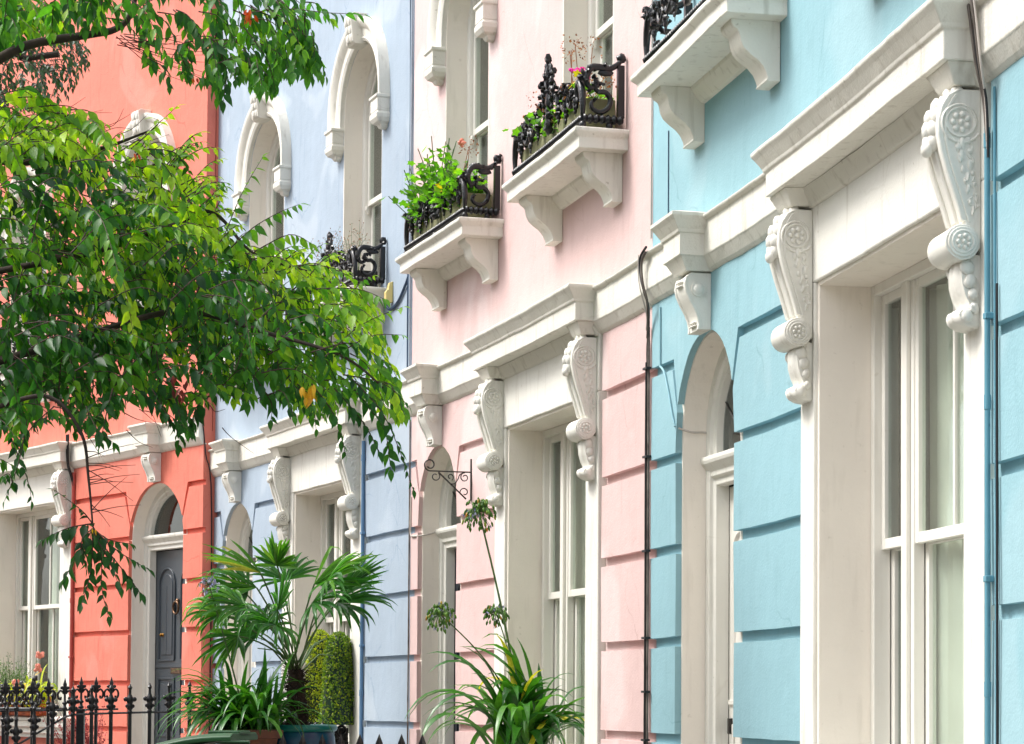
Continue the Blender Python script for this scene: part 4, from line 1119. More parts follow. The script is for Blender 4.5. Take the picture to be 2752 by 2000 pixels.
# ------------------------------------------------------------------ agapanthus on the pink sill
def umbel(parent, c, r, n, pods=True, petals=0.15, name='flower_head'):
    st = MB(); pd = MB(); pd.col = []; pt = MB(); pt.col = []
    for k in range(n):
        d = Vector((rnd.gauss(0,1), rnd.gauss(0,1), rnd.gauss(0.35,0.9))).normalized()
        L = r*rnd.uniform(0.55, 1.0); e = c+d*L+Vector((0,0,-0.12*r))
        st.tube([c, c+d*L*0.6, e], 0.0013, 4)
        if rnd.random() < petals:
            for q in range(5):
                leaf(pt, e, Vector((0,0,-1))+rv(0.6), rv(), rnd.uniform(0.022, 0.032), 0.008, tone=rnd.random())
        elif pods:
            pd.tone = rnd.random(); a = Vector((0,0,-1))+d*0.35; a.normalize(); l = rnd.uniform(0.024, 0.038)
            pd.tube([e, e+a*l*0.3, e+a*l*0.75, e+a*l], [0.002, 0.0078, 0.0066, 0.0014], 6)
    o = st.build(name, M['stalk'], parent)
    if pd.f: pd.build('seed_pods', M['pod'], o, smooth=60)
    if pt.f: pt.build('petals', M['lilac'], o)
    return o
root = empty('agapanthus', at(1400, 2010, 14.85), 'agapanthus with three tall green seed heads in front of the pink bay window', 'agapanthus')
base = at(1402, 2018, 14.85)
lm = MB(); lm.col = []
for k in range(105):
    az = rnd.uniform(0, 2*math.pi); el = rnd.uniform(R(42), R(86))
    if abs(math.sin(az)) > 0.8 and rnd.random() < 0.4: az = rnd.choice([math.pi, 0])+rnd.gauss(0, 0.5)
    p = base+Vector((rnd.gauss(0, 0.07), rnd.gauss(0, 0.09), rnd.uniform(-0.02, 0.04)))
    L = rnd.uniform(0.5, 0.86)*(1.12 if math.cos(az) < -0.4 else 1)
    if math.cos(az) > 0.2: L *= 0.72
    strap(lm, p, az, el, L, rnd.uniform(0.046, 0.074), rnd.uniform(1.5, 2.9), rnd.uniform(0, 0.85) if rnd.random() < 0.985 else 1.0, 12)
lm.build('leaves', M['strap'], root, smooth=80)
sb = at(1405, 1850, 14.85)
for x, y, yy, r, n, r0, pp in ((1287, 1352, 14.75, 0.108, 130, 0.0085, 0.10), (1181, 1626, 14.6, 0.096, 120, 0.0058, 0.14), (1333, 1622, 14.95, 0.080, 80, 0.0052, 0.22)):
    c = at(x, y+24, yy); mb = MB()
    q = bez([base+Vector((rnd.uniform(-0.03,0.03), 0, 0)), sb+Vector((0.0, 0, 0)), c.lerp(sb, 0.35)+Vector((0.0,0,0.0)), c], 14)
    mb.tube(q, [r0*(1-0.35*i/14) for i in range(15)], 8); mb.build('flower_stalk', M['stalk'], root, smooth=60)
    umbel(root, c, r, n, petals=pp)
# its pot on the sill, below the frame
o = empty('flower_pot', base+Vector((0,0,-0.33)), 'terracotta pot holding the agapanthus on the pink window sill', 'plant pot')
mb = MB(); c = base+Vector((0,0,-0.33)); mb.lathe(tuple(c), [(0.10,0),(0.14,0.2),(0.155,0.2),(0.16,0.25),(0.14,0.25),(0.13,0.23)]); mb.build('pot', M['terracotta'], o, smooth=40)
# ------------------------------------------------------------------ front garden of the blue house
def pot(name, c, prof, m, label, rim=None, cat='plant pot'):
    o = empty(name, c, label, cat); mb = MB(); mb.lathe(tuple(c), prof, 40); mb.build('pot', M[m], o, smooth=40)
    r = prof[-1][0]
    mb = MB(); mb.lathe(tuple(c), [(r*0.99, prof[-1][1]-0.002), (r*0.98, prof[-1][1]+0.008)], 30); mb.build('soil', M['soil'], o)
    if rim:
        mb = MB(); mb.lathe(tuple(c), rim, 40); mb.build('rim', M[rim_m], o, smooth=40)
    return o
# teal glazed pot with the palm
PY_ = 17.4
pc = at(800, 1948, PY_); rim_m = 'teal_rim'; H_ = pc.z
o = empty('flower_pot', Vector((pc.x, pc.y, pc.z-0.52)), 'large teal glazed round pot holding the palm', 'plant pot')
c0 = (pc.x, pc.y, pc.z-0.52)
mb = MB(); mb.lathe(c0, [(0.17,0),(0.2,0.03),(0.255,0.2),(0.278,0.38),(0.270,0.462),(0.262,0.475),(0.25,0.474),(0.24,0.46)], 48); mb.build('pot', M['teal'], o, smooth=40)
mb = MB(); mb.lathe(c0, [(0.268,0.47),(0.284,0.478),(0.292,0.495),(0.290,0.512),(0.278,0.522),(0.262,0.518),(0.256,0.5),(0.25,0.476)], 48); mb.build('rim', M['teal_rim'], o, smooth=60)
mb = MB(); mb.lathe(c0, [(0.246,0.46),(0.25,0.49),(0.1,0.505)], 30); mb.build('soil', M['soil'], o)
st_ = empty('pot_stand', Vector((pc.x, pc.y, 0.1)), 'stone block carrying the teal pot', 'plinth')
mb = MB(); mb.box(pc.x-0.22, pc.x+0.22, pc.y-0.22, pc.y+0.22, 0.1, pc.z-0.522); mb.build('block', M['step'], st_, bevel=0.01)
palm = empty('fan_palm', Vector((pc.x, pc.y, pc.z-0.02)), 'potted fan palm with hairy brown trunk and drooping green fans', 'palm')
mb = MB(); tk = []
P0 = Vector((pc.x-0.005, pc.y, pc.z-0.03)); P1 = at(795, 1800, PY_)
for i in range(15):
    f = i/14; tk.append((P0.lerp(P1, f), 0.092*(1-0.42*f)*(1+0.10*math.sin(i*2.4))))
mb.tube([a for a, b in tk], [b for a, b in tk], 14); mb.build('trunk', M['fibre'], palm, smooth=60)
mb = MB(); mb.col = []
for k in range(900):
    f = rnd.uniform(0.0, 1.05); a = rnd.uniform(0, 2*math.pi); r = 0.088*(1-0.42*f)
    p = P0.lerp(P1, min(1, f))+Vector((math.cos(a)*r, math.sin(a)*r, 0)); d = Vector((math.cos(a), math.sin(a), rnd.uniform(-0.8, 1.4)))
    leaf(mb, p, d+rv(0.4), rv(), rnd.uniform(0.03, 0.12), rnd.uniform(0.002, 0.007), tone=0.4, prof=((0,0.6),(0.5,1),(1,0.2)))
mb.build('trunk_fibre', M['fibre'], palm)
def fan(hub, axis, up, L, nseg, spread, tone, droop, width=0.026):
    mb = MB(); mb.col = []; axis = axis.normalized(); s = axis.cross(up).normalized(); n = s.cross(axis).normalized()
    for i in range(nseg):
        if rnd.random() < 0.1: continue
        f = i/(nseg-1)*2-1+rnd.gauss(0, 0.03); a = f*spread
        d = axis*math.cos(a)+s*math.sin(a)+n*(0.18*abs(f)-0.03)+rv(0.09); d.normalize()
        l = L*(0.72+0.28*math.cos(f*1.4))*rnd.uniform(0.78, 1.08)
        side = d.cross(n).normalized(); q = hub.copy(); vs = []; K = 8; dr = droop*rnd.uniform(0.6, 1.6)
        bend = rnd.random() < 0.5; bp_ = rnd.uniform(0.45, 0.75)
        for j in range(K+1):
            u = j/K; w = width*(0.18+0.95*math.sin(min(1, u*1.7)*math.pi/2))*(1-max(0, (u-0.5)/0.5)**1.6)
            nn = side.cross(d).normalized(); up_ = -nn*0.42*w
            vs += [q-side*w*0.5-up_, q.copy(), q+side*w*0.5-up_]
            q = q+d*(l/K)
            g = dr*u*u*0.35
            if bend and u > bp_: g += 0.85
            d = (d+Vector((0,0,-g))).normalized()
        mb.tone = min(1, max(0, tone+rnd.gauss(0, 0.13))) if rnd.random() > 0.008 else 1
        mb.raw(vs, [fc for j in range(K) for fc in ((3*j,3*j+1,3*j+4,3*j+3),(3*j+1,3*j+2,3*j+5,3*j+4))], True)
    return mb
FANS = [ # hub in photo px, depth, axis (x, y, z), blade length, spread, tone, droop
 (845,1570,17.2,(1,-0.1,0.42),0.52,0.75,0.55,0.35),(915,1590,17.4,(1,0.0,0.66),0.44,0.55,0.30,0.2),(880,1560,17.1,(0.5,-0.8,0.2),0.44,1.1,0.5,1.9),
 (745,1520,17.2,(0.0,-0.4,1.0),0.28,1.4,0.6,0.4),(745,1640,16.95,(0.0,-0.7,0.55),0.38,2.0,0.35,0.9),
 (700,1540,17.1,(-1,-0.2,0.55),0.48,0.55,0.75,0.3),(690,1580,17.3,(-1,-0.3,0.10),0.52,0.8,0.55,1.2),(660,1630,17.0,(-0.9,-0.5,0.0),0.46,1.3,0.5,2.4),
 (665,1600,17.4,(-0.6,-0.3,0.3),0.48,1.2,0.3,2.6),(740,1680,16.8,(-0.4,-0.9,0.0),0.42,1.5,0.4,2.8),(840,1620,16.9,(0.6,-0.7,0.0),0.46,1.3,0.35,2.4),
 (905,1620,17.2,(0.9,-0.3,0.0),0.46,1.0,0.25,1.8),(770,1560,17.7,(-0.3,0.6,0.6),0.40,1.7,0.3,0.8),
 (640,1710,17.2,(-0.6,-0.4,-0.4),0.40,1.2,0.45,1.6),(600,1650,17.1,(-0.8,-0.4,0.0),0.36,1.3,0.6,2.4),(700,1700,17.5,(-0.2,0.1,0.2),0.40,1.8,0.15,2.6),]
for x, y, yy, ax, L, sp, tn, dr in FANS:
    hub = at(x, y, yy); a = Vector(ax)
    up = Vector((0.15,-0.75,0.6)) if abs(a.normalized().z) < 0.8 else Vector((0,-1,0.2))
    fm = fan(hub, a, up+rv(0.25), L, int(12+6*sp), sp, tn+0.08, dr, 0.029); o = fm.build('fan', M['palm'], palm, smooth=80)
    pm = MB(); st0 = P1+Vector((rnd.gauss(0,0.02), rnd.gauss(0,0.02), -0.02))
    pm.tube(bez([st0, st0.lerp(hub, 0.5)+Vector((0,0,0.10)), hub], 9), 0.0065, 6); pm.build('petiole', M['stalk'], o, smooth=60)
for k in range(9):
    pm = MB(); a = rnd.uniform(0, 6.28); e = P1+Vector((math.cos(a)*0.3, math.sin(a)*0.2, rnd.uniform(0.1, 0.42))); pm.tube([P1-Vector((0,0,0.05)), P1.lerp(e, 0.6)+Vector((0,0,0.05)), e], [0.008, 0.006, 0.004], 6); pm.build('petiole', M['stalk'], palm, smooth=60)

# terracotta pot with agapanthus
AY = 17.0
ac = at(668, 1962, AY)
o = empty('flower_pot', Vector((ac.x, ac.y, ac.z-0.36)), 'wide terracotta pot of agapanthus beside the green bin', 'plant pot')
mb = MB(); mb.lathe((ac.x, ac.y, ac.z-0.36), [(0.15,0),(0.21,0.30),(0.245,0.305),(0.25,0.355),(0.235,0.365),(0.22,0.355),(0.21,0.33)], 44); mb.build('pot', M['terracotta'], o, smooth=40)
mb = MB(); mb.lathe((ac.x, ac.y, ac.z-0.03), [(0.212,0),(0.213,0.01),(0.1,0.018)], 30); mb.build('soil', M['soil'], o)
mb = MB(); mb.lathe((ac.x, ac.y, 0.1), [(0.16,0),(0.16,ac.z-0.462)], 20); tag(mb.build('plinth', M['step'], None, loc=(ac.x, ac.y, 0.1)), 'round stone plinth under the terracotta agapanthus pot', 'plinth')
root = empty('agapanthus', Vector((ac.x, ac.y, ac.z)), 'agapanthus with one pale lilac flower head in the wide terracotta pot', 'agapanthus')
lm = MB(); lm.col = []
for k in range(200):
    az = rnd.uniform(0, 2*math.pi) if rnd.random() < 0.6 else math.pi+rnd.gauss(0, 0.9)
    p = Vector((ac.x+rnd.gauss(0, 0.10), ac.y+rnd.gauss(0, 0.08), ac.z-0.01)); el = rnd.uniform(R(30), R(85)); L = rnd.uniform(0.40, 0.66)
    if math.cos(az) < -0.3: L *= 1.15; el = rnd.uniform(R(25), R(70))
    strap(lm, p, az, el, L, rnd.uniform(0.026, 0.044), rnd.uniform(1.4, 3.0), rnd.uniform(0, 0.8), 10)
for k in range(16):
    az = rnd.gauss(0.4, 0.9); p = Vector((ac.x+rnd.uniform(0.02, 0.2), ac.y+rnd.uniform(0, 0.12), ac.z-0.01)); strap(lm, p, az, rnd.uniform(R(72), R(88)), rnd.uniform(0.32, 0.5), rnd.uniform(0.03, 0.045), 0.35, rnd.uniform(0.2, 0.6), 8)
lm.build('leaves', M['strap'], root, smooth=80)
c = at(560, 1566, AY-0.1); mb = MB(); mb.tube(bez([Vector((ac.x, ac.y, ac.z)), at(600, 1700, AY), c], 12), [0.007-0.0002*i for i in range(13)], 8); mb.build('flower_stalk', M['stalk'], root, smooth=60)
umbel(root, c+Vector((0,0,-0.01)), 0.082, 46, pods=False, petals=0.9)

# clipped box cones behind the ironwork of the blue bay window
def topiary(c, r0, r1, h, label, tone0, seed):
    o = empty('topiary', c, label, 'topiary', 'clipped box bushes in the blue bay window')
    def rad(f): return (r0+(r1-r0)*f**1.15)*math.sqrt(max(0.0, 1-max(0, (f-0.86)/0.14)**2.2))
    mb = MB(); mb.lathe(tuple(c), [(max(0.004, rad(i/14)*0.90), h*i/14) for i in range(15)], 20); mb.build('core', M['leaf_dark'], o)
    lf = MB(); lf.col = []
    for k in range(3400):
        f = rnd.random()**0.9; a = rnd.uniform(0, 2*math.pi); r = rad(f)*rnd.uniform(0.93, 1.03)
        ridge = 1+0.05*math.sin(a*3+f*6)+0.03*math.sin(a*7+f*17)+0.02*math.sin(a*13-f*31)+(0.10 if rnd.random() < 0.03 else 0); r *= ridge
        nrm = Vector((math.cos(a), math.sin(a), 0.25+max(0, f-0.85)*6)).normalized()
        p = Vector((c.x+math.cos(a)*r, c.y+math.sin(a)*r, c.z+h*f))
        tn = tone0+rnd.gauss(0, 0.16)+(0.35 if rnd.random() < 0.12 else 0)
        leaf(lf, p, nrm*0.6+Vector((0,0,0.5))+rv(0.8), nrm+rv(0.4), rnd.uniform(0.016, 0.027), rnd.uniform(0.011, 0.017), tone=min(1, max(0, tn)), prof=((0,0.3),(0.45,1),(1,0.1)))
    lf.build('foliage', M['box'], o)
q = at(908, 1948, 19.15); topiary(q, 0.150, 0.085, 0.74, 'dark green clipped box cone, right one in the blue bay window', 0.42, 1)
q = at(858, 1948, 19.75); topiary(q, 0.135, 0.08, 0.78, 'yellow green clipped box cone, left one in the blue bay window', 0.75, 2)
o = empty('window_box', at(880, 1950, 19.4), 'dark window box with scrolled black ironwork on the blue window sill', 'window box')
mb = MB(fA); mb.box(-8.2, -6.85, 0.0, 0.2, -0.415, -0.24); mb.build('box', M['iron_flat'], o, bevel=0.005)
mb = MB(fA)
for s_ in (-6.8, -8.3):
    mb.tube([(s_, 0.02, -0.36), (s_, 0.26, -0.36)], 0.018, 8)
mb.tube([(-8.3, 0.26, -0.36), (-6.8, 0.26, -0.36)], 0.02, 8)
for k in range(9):
    s_ = -8.25+k*0.18
    for q in (-1, 1): mb.tube([(s_+q*0.045+x*q, 0.26, -0.26+y) for x, y in spiral(0, 0, 0.05, 0.018, -1.3, 0.95, 12)], 0.011, 6)
    for z in range(3): mb.blob((s_+0.09, 0.26, -0.33+0.055*z), (0.022, 0.02, 0.026), 6, 4, 0.5)
for t_ in (0.07, 0.15, 0.22):
    mb.tube([(-6.8, t_+x, -0.26+y) for x, y in spiral(0, 0, 0.05, 0.02, -1.3, 0.95, 12)], 0.012, 6)
mb.build('ironwork', M['iron'], o, smooth=60)

# green wheelie bin
bx = at(555, 1985, 15.9)
root = empty('wheelie_bin', Vector((bx.x, bx.y, 0.1)), 'green plastic wheelie bin with its lid showing below the palm', 'bin')
rt = Matrix.Rotation(R(-12), 3, 'Z')
def BF(a, b, c): v = rt @ Vector((a, b, 0)); return Vector((bx.x+v.x, bx.y+v.y, c))
zt_ = at(555, 1985, 15.9).z
mb = MB(BF); mb.raw([(-0.19,-0.19,0.16),(0.19,-0.19,0.16),(0.19,0.2,0.16),(-0.19,0.2,0.16),(-0.25,-0.27,zt_-0.06),(0.25,-0.27,zt_-0.06),(0.25,0.27,zt_-0.06),(-0.25,0.27,zt_-0.06)], [(0,3,2,1),(4,5,6,7),(0,1,5,4),(1,2,6,5),(2,3,7,6),(3,0,4,7)])
mb.build('body', M['bin'], root, bevel=0.02)
mb = MB(BF); vs = []; fs = []
K = 8
for i in range(K+1):
    u = i/K; x = -0.27+0.54*u; z = zt_-0.055+0.075*u+0.02*math.sin(u*math.pi)
    vs += [(x,-0.29,z-0.03),(x,-0.29,z),(x,-0.24,z+0.022),(x,0.24,z+0.022),(x,0.28,z),(x,0.28,z-0.03)]
for i in range(K):
    for j in range(6): fs.append((6*i+j, 6*i+(j+1)%6, 6*i+6+(j+1)%6, 6*i+6+j))
fs += [(5,4,3,2,1,0), tuple(6*K+j for j in range(6))]
mb.raw(vs, fs); mb.box(0.05, 0.27, -0.12, 0.12, zt_+0.01, zt_+0.055)
mb.build('lid', M['bin'], root, bevel=0.008)
for q in (-1, 1):
    mb = MB(BF); mb.cyl((q*0.2-0.02, 0.2, 0.21), (q*0.2+0.02, 0.2, 0.21), 0.1, 18); mb.build('wheel', M['iron_flat'], root)
mb = MB(BF); mb.cyl((-0.2, 0.31, zt_-0.03), (0.2, 0.31, zt_-0.03), 0.014, 10); mb.build('handle', M['bin'], root)

# ------------------------------------------------------------------ railings
def fleur(mb, p, k=1.0):
    x, y, z = p
    mb.lathe((x, y, z), [(0.011*k,0),(0.011*k,0.01*k),(0.019*k,0.016*k),(0.019*k,0.024*k),(0.012*k,0.03*k),(0.010*k,0.045*k),(0.018*k,0.052*k),(0.018*k,0.06*k),(0.009*k,0.068*k),(0.007*k,0.12*k),(0.014*k,0.135*k),(0.02*k,0.15*k),(0.012*k,0.168*k),(0.014*k,0.18*k),(0.009*k,0.195*k),(0.001,0.225*k)], 10)
    for q in (-1, 1):
        mb.tube(catmull([(x+q*0.006*k, y, z+0.118*k), (x+q*0.028*k, y, z+0.140*k), (x+q*0.046*k, y, z+0.118*k), (x+q*0.042*k, y, z+0.088*k), (x+q*0.028*k, y, z+0.082*k), (x+q*0.028*k, y, z+0.098*k)], 4), 0.0075*k, 6)
        mb.blob((x+q*0.019*k, y, z+0.158*k), (0.014*k, 0.009*k, 0.012*k), 7, 4)
def crosshead(mb, p, k=1.0):
    x, y, z = p
    mb.lathe((x, y, z), [(0.012*k,0),(0.016*k,0.008*k),(0.016*k,0.016*k),(0.011*k,0.024*k),(0.018*k,0.034*k),(0.022*k,0.05*k),(0.016*k,0.066*k),(0.022*k,0.078*k),(0.024*k,0.092*k),(0.016*k,0.108*k),(0.009*k,0.125*k),(0.008*k,0.15*k),(0.014*k,0.165*k),(0.006*k,0.178*k),(0.001,0.19*k)], 10)
    for q in (-1, 1):
        mb.blob((x+q*0.026*k, y, z+0.092*k), (0.016*k, 0.012*k, 0.015*k), 7, 5); mb.blob((x+q*0.020*k, y, z+0.05*k), (0.010*k, 0.010*k, 0.012*k), 7, 5)
def railing(label, posts, head, rails, k=1.22, rb=0.0145, zb=0.3):
    root = empty('iron_railing', Vector((posts[0][0].x, posts[0][0].y, zb)), label, 'railing')
    for p, kk in posts:
        mb = MB(); mb.tube([(p.x, p.y, zb), (p.x, p.y, p.z+0.002)], rb, 8); head(mb, tuple(p), k*kk); mb.build('baluster', M['iron'], root, smooth=45)
    for a, b in rails:
        mb = MB(); pts = a if b is None else [a, b]; mb.tube(pts, 0.009, 6); mb.build('rail', M['iron'], root)
    return root
fp = []
for i, x in enumerate((15, 45, 88, 131, 175, 219, 259, 300)):
    Y = 19.3+0.1*i*0; fp.append((at(x, 1822+88*0+ (0 if i < 5 else -4), Y)-Vector((0,0,0.225*1.22)), 1.0))
railing('black iron railing with tall fleur de lis finials in front of the coral window', fp, fleur, [(at(-60, 1912, 19.3), at(318, 1906, 19.3))])
cp = []
for x, y in ((20, 1893), (44, 1923), (93, 1893), (142, 1858), (197, 1843), (247, 1839), (299, 1838), (350, 1837), (403, 1835), (455, 1832), (510, 1830)):
    cp.append((at(x, y, 17.9)-Vector((0,0,0.19*1.22)), 1.0))
railing('black iron stair railing with knobbed finials in front of the grey door', cp, crosshead,
        [([at(-80, 2060, 17.9), at(50, 2000, 17.9), at(175, 1927, 17.9), at(196, 1921, 17.9), at(300, 1917, 17.9), at(420, 1914, 17.9), at(540, 1912, 17.9)], None)])
for x, y, Y, r in ((14, 1915, 19.1, 0.024), (217, 1912, 18.4, 0.03)):
    p = at(x, y, Y); root = empty('gate_post', Vector((p.x, p.y, 0.2)), 'slim black gate post at the left picture edge' if x < 50 else 'square black gate post beneath the stair railing bend', 'post')
    mb = MB(); mb.box(p.x-r, p.x+r, p.y-r, p.y+r, 0.2, p.z); mb.build('post', M['iron'], root, bevel=0.004)
    mb = MB(); mb.box(p.x-r*1.25, p.x+r*1.25, p.y-r*1.25, p.y+r*1.25, p.z+0.0005, p.z+0.02); mb.build('cap', M['iron'], root, bevel=0.004)
def spear(mb, p, k=1.0):
    x, y, z = p
    mb.tube([(x, y, z), (x, y, z+0.008), (x, y, z+0.03), (x, y, z+0.085)], [0.009, 0.016, 0.022, 0.001], 4)
railing('black spear topped railing at the bottom edge before the blue house', [(at(x, 2012, 13.9), 1.0) for x in (760, 813, 866, 916, 967, 1019, 1079, 1135)], spear, [(at(740, 2070, 13.9), at(1150, 2070, 13.9))], rb=0.009)

# ------------------------------------------------------------------ window box on the coral house
o = empty('window_box', fR(-4.3, 0.1, -0.22), 'orange terracotta window box on the coral house sill behind black ironwork', 'window box')
for a in (-5.2, -4.75, -4.3, -3.92):
    mb = MB(fR); x = a+0.4 if a < -4 else a+0.33
    mb.raw([(a,0.02,-0.212),(x,0.02,-0.212),(x,0.18,-0.212),(a,0.18,-0.212),(a-0.02,0.0,0.0),(x+0.02,0.0,0.0),(x+0.02,0.2,0.0),(a-0.02,0.2,0.0)], [(0,3,2,1),(4,5,6,7),(0,1,5,4),(1,2,6,5),(2,3,7,6),(3,0,4,7)])
    mb.build('trough', M['terracotta_bright'], o, bevel=0.01)
iw = MB(fR)
def ropeR(p0, p1, r, pitch=0.034):
    p0 = Vector(p0); p1 = Vector(p1); n = int((p1-p0).length/pitch*4); iw.tube([tuple(p0.lerp(p1, i/n)) for i in range(n+1)], [r*(0.82+0.18*math.sin(i*math.pi/2)) for i in range(n+1)], 8)
ropeR((-5.5, 0.25, -0.14), (-3.25, 0.25, -0.14), 0.024); ropeR((-3.25, 0.25, -0.14), (-3.25, 0.0, -0.14), 0.024)
for k in range(11):
    s_ = -5.4+0.2*k
    for q in (-1, 1): iw.tube([(s_+q*(0.05+x), 0.25, -0.04+y) for x, y in spiral(0, 0, 0.052, 0.02, -1.4, 0.95, 12)], 0.012, 6)
    for z in range(5): iw.blob((s_+rnd.gauss(0,0.02), 0.25, -0.09+0.05*z), (0.024, 0.02, 0.028), 6, 4, 0.6)
for k in range(24): iw.blob((rnd.uniform(-3.9, -3.3), 0.25, rnd.uniform(-0.1, 0.2)), (0.03, 0.02, 0.03), 6, 4, 0.7)
iw.build('ironwork', M['iron'], o, smooth=60)
root = empty('shrub', fR(-4.6, 0.1, 0.0), 'airy small leaved green shrub in the coral window box', 'shrub')
st = MB(); lf = MB(); lf.col = []
for k in range(120):
    p = fR(rnd.uniform(-5.3, -4.05), rnd.uniform(0.05, 0.16), -0.02); d = Vector((rnd.gauss(0.05,0.3), rnd.gauss(0,0.25), 1)).normalized(); L = rnd.uniform(0.2, 0.52)
    pts = [p, p+d*L*0.5+rv(0.03), p+d*L+rv(0.06)]; st.tube(pts, [0.003, 0.002, 0.001], 4)
    for q in range(20):
        f = rnd.random(); c = (pts[0].lerp(pts[1], f*2) if f < 0.5 else pts[1].lerp(pts[2], f*2-1))+rv(0.02)
        leaf(lf, c, rv()+Vector((0,0,0.3)), Vector((0,0,1))+rv(0.6), rnd.uniform(0.012, 0.03), rnd.uniform(0.006, 0.014), tone=rnd.random())
st.build('stem', M['stalk'], root); lf.build('foliage', M['herb'], root)
root = empty('lime_plant', fR(-3.8, 0.12, 0.0), 'lime yellow drooping leafy plant in the coral window box', 'plant')
lf = MB(); lf.col = []
for k in range(34):
    p = fR(rnd.uniform(-4.15, -3.4), 0.12, -0.03); strap(lf, p, rnd.uniform(0, 6.28), rnd.uniform(R(40), R(85)), rnd.uniform(0.25, 0.5), rnd.uniform(0.02, 0.045), rnd.uniform(2.2, 4.5), rnd.random(), 9)
for k in range(420):
    p = fR(rnd.uniform(-4.35, -3.4), rnd.gauss(0.16, 0.06), rnd.uniform(-0.12, 0.16)); leaf(lf, p, rv()+Vector((0,-0.2,-0.3)), Vector((0,-0.4,1))+rv(0.6), rnd.uniform(0.025, 0.05), rnd.uniform(0.02, 0.035), tone=rnd.uniform(0, 0.7))
lf.build('foliage', M['lime'], root, smooth=80)
for x, y in ((108, 1762), (40, 1838), (100, 1795)):
    mb = MB(); c = at(x, y, 25.6)
    for q in range(10): mb.blob(tuple(c+rv(0.03)), 0.022, 6, 4, 0.5)
    mb.build('blossom', M['salmon'], root)
root = empty('red_shrub', at(215, 2050, 22.4), 'small crimson stemmed shrub beside the coral bay sill', 'shrub')
lf = MB(); lf.col = []
for k in range(70):
    p = at(rnd.uniform(170, 275), 2060, 22.4); L = rnd.uniform(0.2, 0.62); d = Vector((rnd.gauss(0,0.25), rnd.gauss(0,0.2), 1)); lf.tone = 0.5
    lf.tube([p, p+d*L*0.5+rv(0.04), p+d*L+rv(0.05)], [0.004, 0.003, 0.001], 4)
    for q in range(9): leaf(lf, p+d*L*rnd.uniform(0.3, 1)+rv(0.03), rv(), rv(), 0.026, 0.014, tone=rnd.random())
lf.build('foliage', M['crimson'], root)
# ------------------------------------------------------------------ the tree
def inside(p, poly):
    x, y = p; c = False; j = len(poly)-1
    for i in range(len(poly)):
        xi, yi = poly[i]; xj, yj = poly[j]
        if (yi > y) != (yj > y) and x < (xj-xi)*(y-yi)/(yj-yi)+xi: c = not c
        j = i
    return c
tree = empty('street_tree', Vector((-4.6, 12.2, 0.1)), 'leafy street tree with drooping green branches across the left foreground', 'tree')
LM = MB(); LM.col = []; TW = MB(); OR = MB(); OR.col = []; YE = MB(); YE.col = []; RE = MB(); RE.col = []
def twig(pts, tone=0.4, size=0.096, gap=0.030, start=0.12, mesh=None, r0=0.0035, jitter=0.13, leaves=True):
    mesh = mesh or LM
    q = catmull(pts, 5); n = len(q); hang = rnd.uniform(0.25, 1.05); size = size*rnd.uniform(0.72, 1.15)
    TW.tube(q, [r0*(1-0.75*i/n) for i in range(n)], 4)
    if not leaves: return
    acc = 0; side = 1; tot = sum((q[i+1]-q[i]).length for i in range(n-1)); run = 0; nxt = tot*start
    for i in range(n-1):
        seg = (q[i+1]-q[i]); l = seg.length
        while run+l > nxt:
            f = (nxt-run)/l; p = q[i]+seg*f; u = nxt/tot; d = seg.normalized()
            up = Vector((0,0,1)) - d*d.z
            if up.length < 0.2: up = Vector((0,-1,0.2))
            up.normalize(); s = d.cross(up).normalized()*side
            dirn = (d*0.5 + s*0.62 + Vector((0,0,-hang)) + rv(0.30)).normalized()
            L = size*rnd.uniform(0.72, 1.12)*(1-0.35*u**3)
            leaf(mesh, p, dirn, (up*0.9+Vector((-0.15,-0.35,0.5))+rv(0.8)).normalized(), L, L*rnd.uniform(0.38, 0.50), curl=rnd.uniform(0.1, 0.8), fold=rnd.uniform(0.1, 0.7), tone=min(1, max(0, tone+rnd.gauss(0, jitter)+0.12*u)))
            side = -side; nxt += gap*rnd.uniform(0.75, 1.3)
        run += l
    leaf(mesh, q[-1], (q[-1]-q[-2]).normalized()+Vector((0,0,-0.3)), Vector((0,-0.3,1)), size*0.7, size*0.34, tone=min(1, tone+0.15))
def P3(x, y, Y): return ad(x, y, Y)
# trunk and limbs
def limb(pts, r0, r1, name='branch'):
    mb = MB(); q = catmull(pts, 6); n = len(q)
    mb.tube(q, [r0+(r1-r0)*i/(n-1) for i in range(n)], 10); return mb.build(name, M['bark'], tree, smooth=60)
limb([Vector((-4.6,12.2,0)), Vector((-4.55,12.15,1.2)), Vector((-4.4,12.1,2.4)), Vector((-4.2,12.0,3.4)), Vector((-4.1,12.0,4.4)), Vector((-4.0,12.0,5.6))], 0.15, 0.06, 'trunk')
limb([Vector((-4.25,12.05,3.2)), P3(-260, 300, 11.8), P3(-90, 190, 11.5), P3(0, 130, 11.4), P3(70, 98, 11.4), P3(190, 78, 11.4), P3(255, 65, 11.4), P3(290, 30, 11.4), P3(310, -60, 11.4)], 0.034, 0.010)
limb([Vector((-4.3,12.05,2.9)), P3(-200, 640, 11.8), P3(0, 600, 11.6), P3(200, 560, 11.5), P3(380, 500, 11.4), P3(470, 470, 11.4), P3(560, 560, 11.3), P3(680, 600, 11.2)], 0.022, 0.004)
limb([Vector((-4.4,12.1,2.4)), P3(-200, 860, 11.6), P3(0, 800, 11.4), P3(200, 740, 11.3), P3(400, 690, 11.2), P3(600, 740, 11.1), P3(760, 790, 11.0), P3(850, 860, 11.0)], 0.026, 0.004)
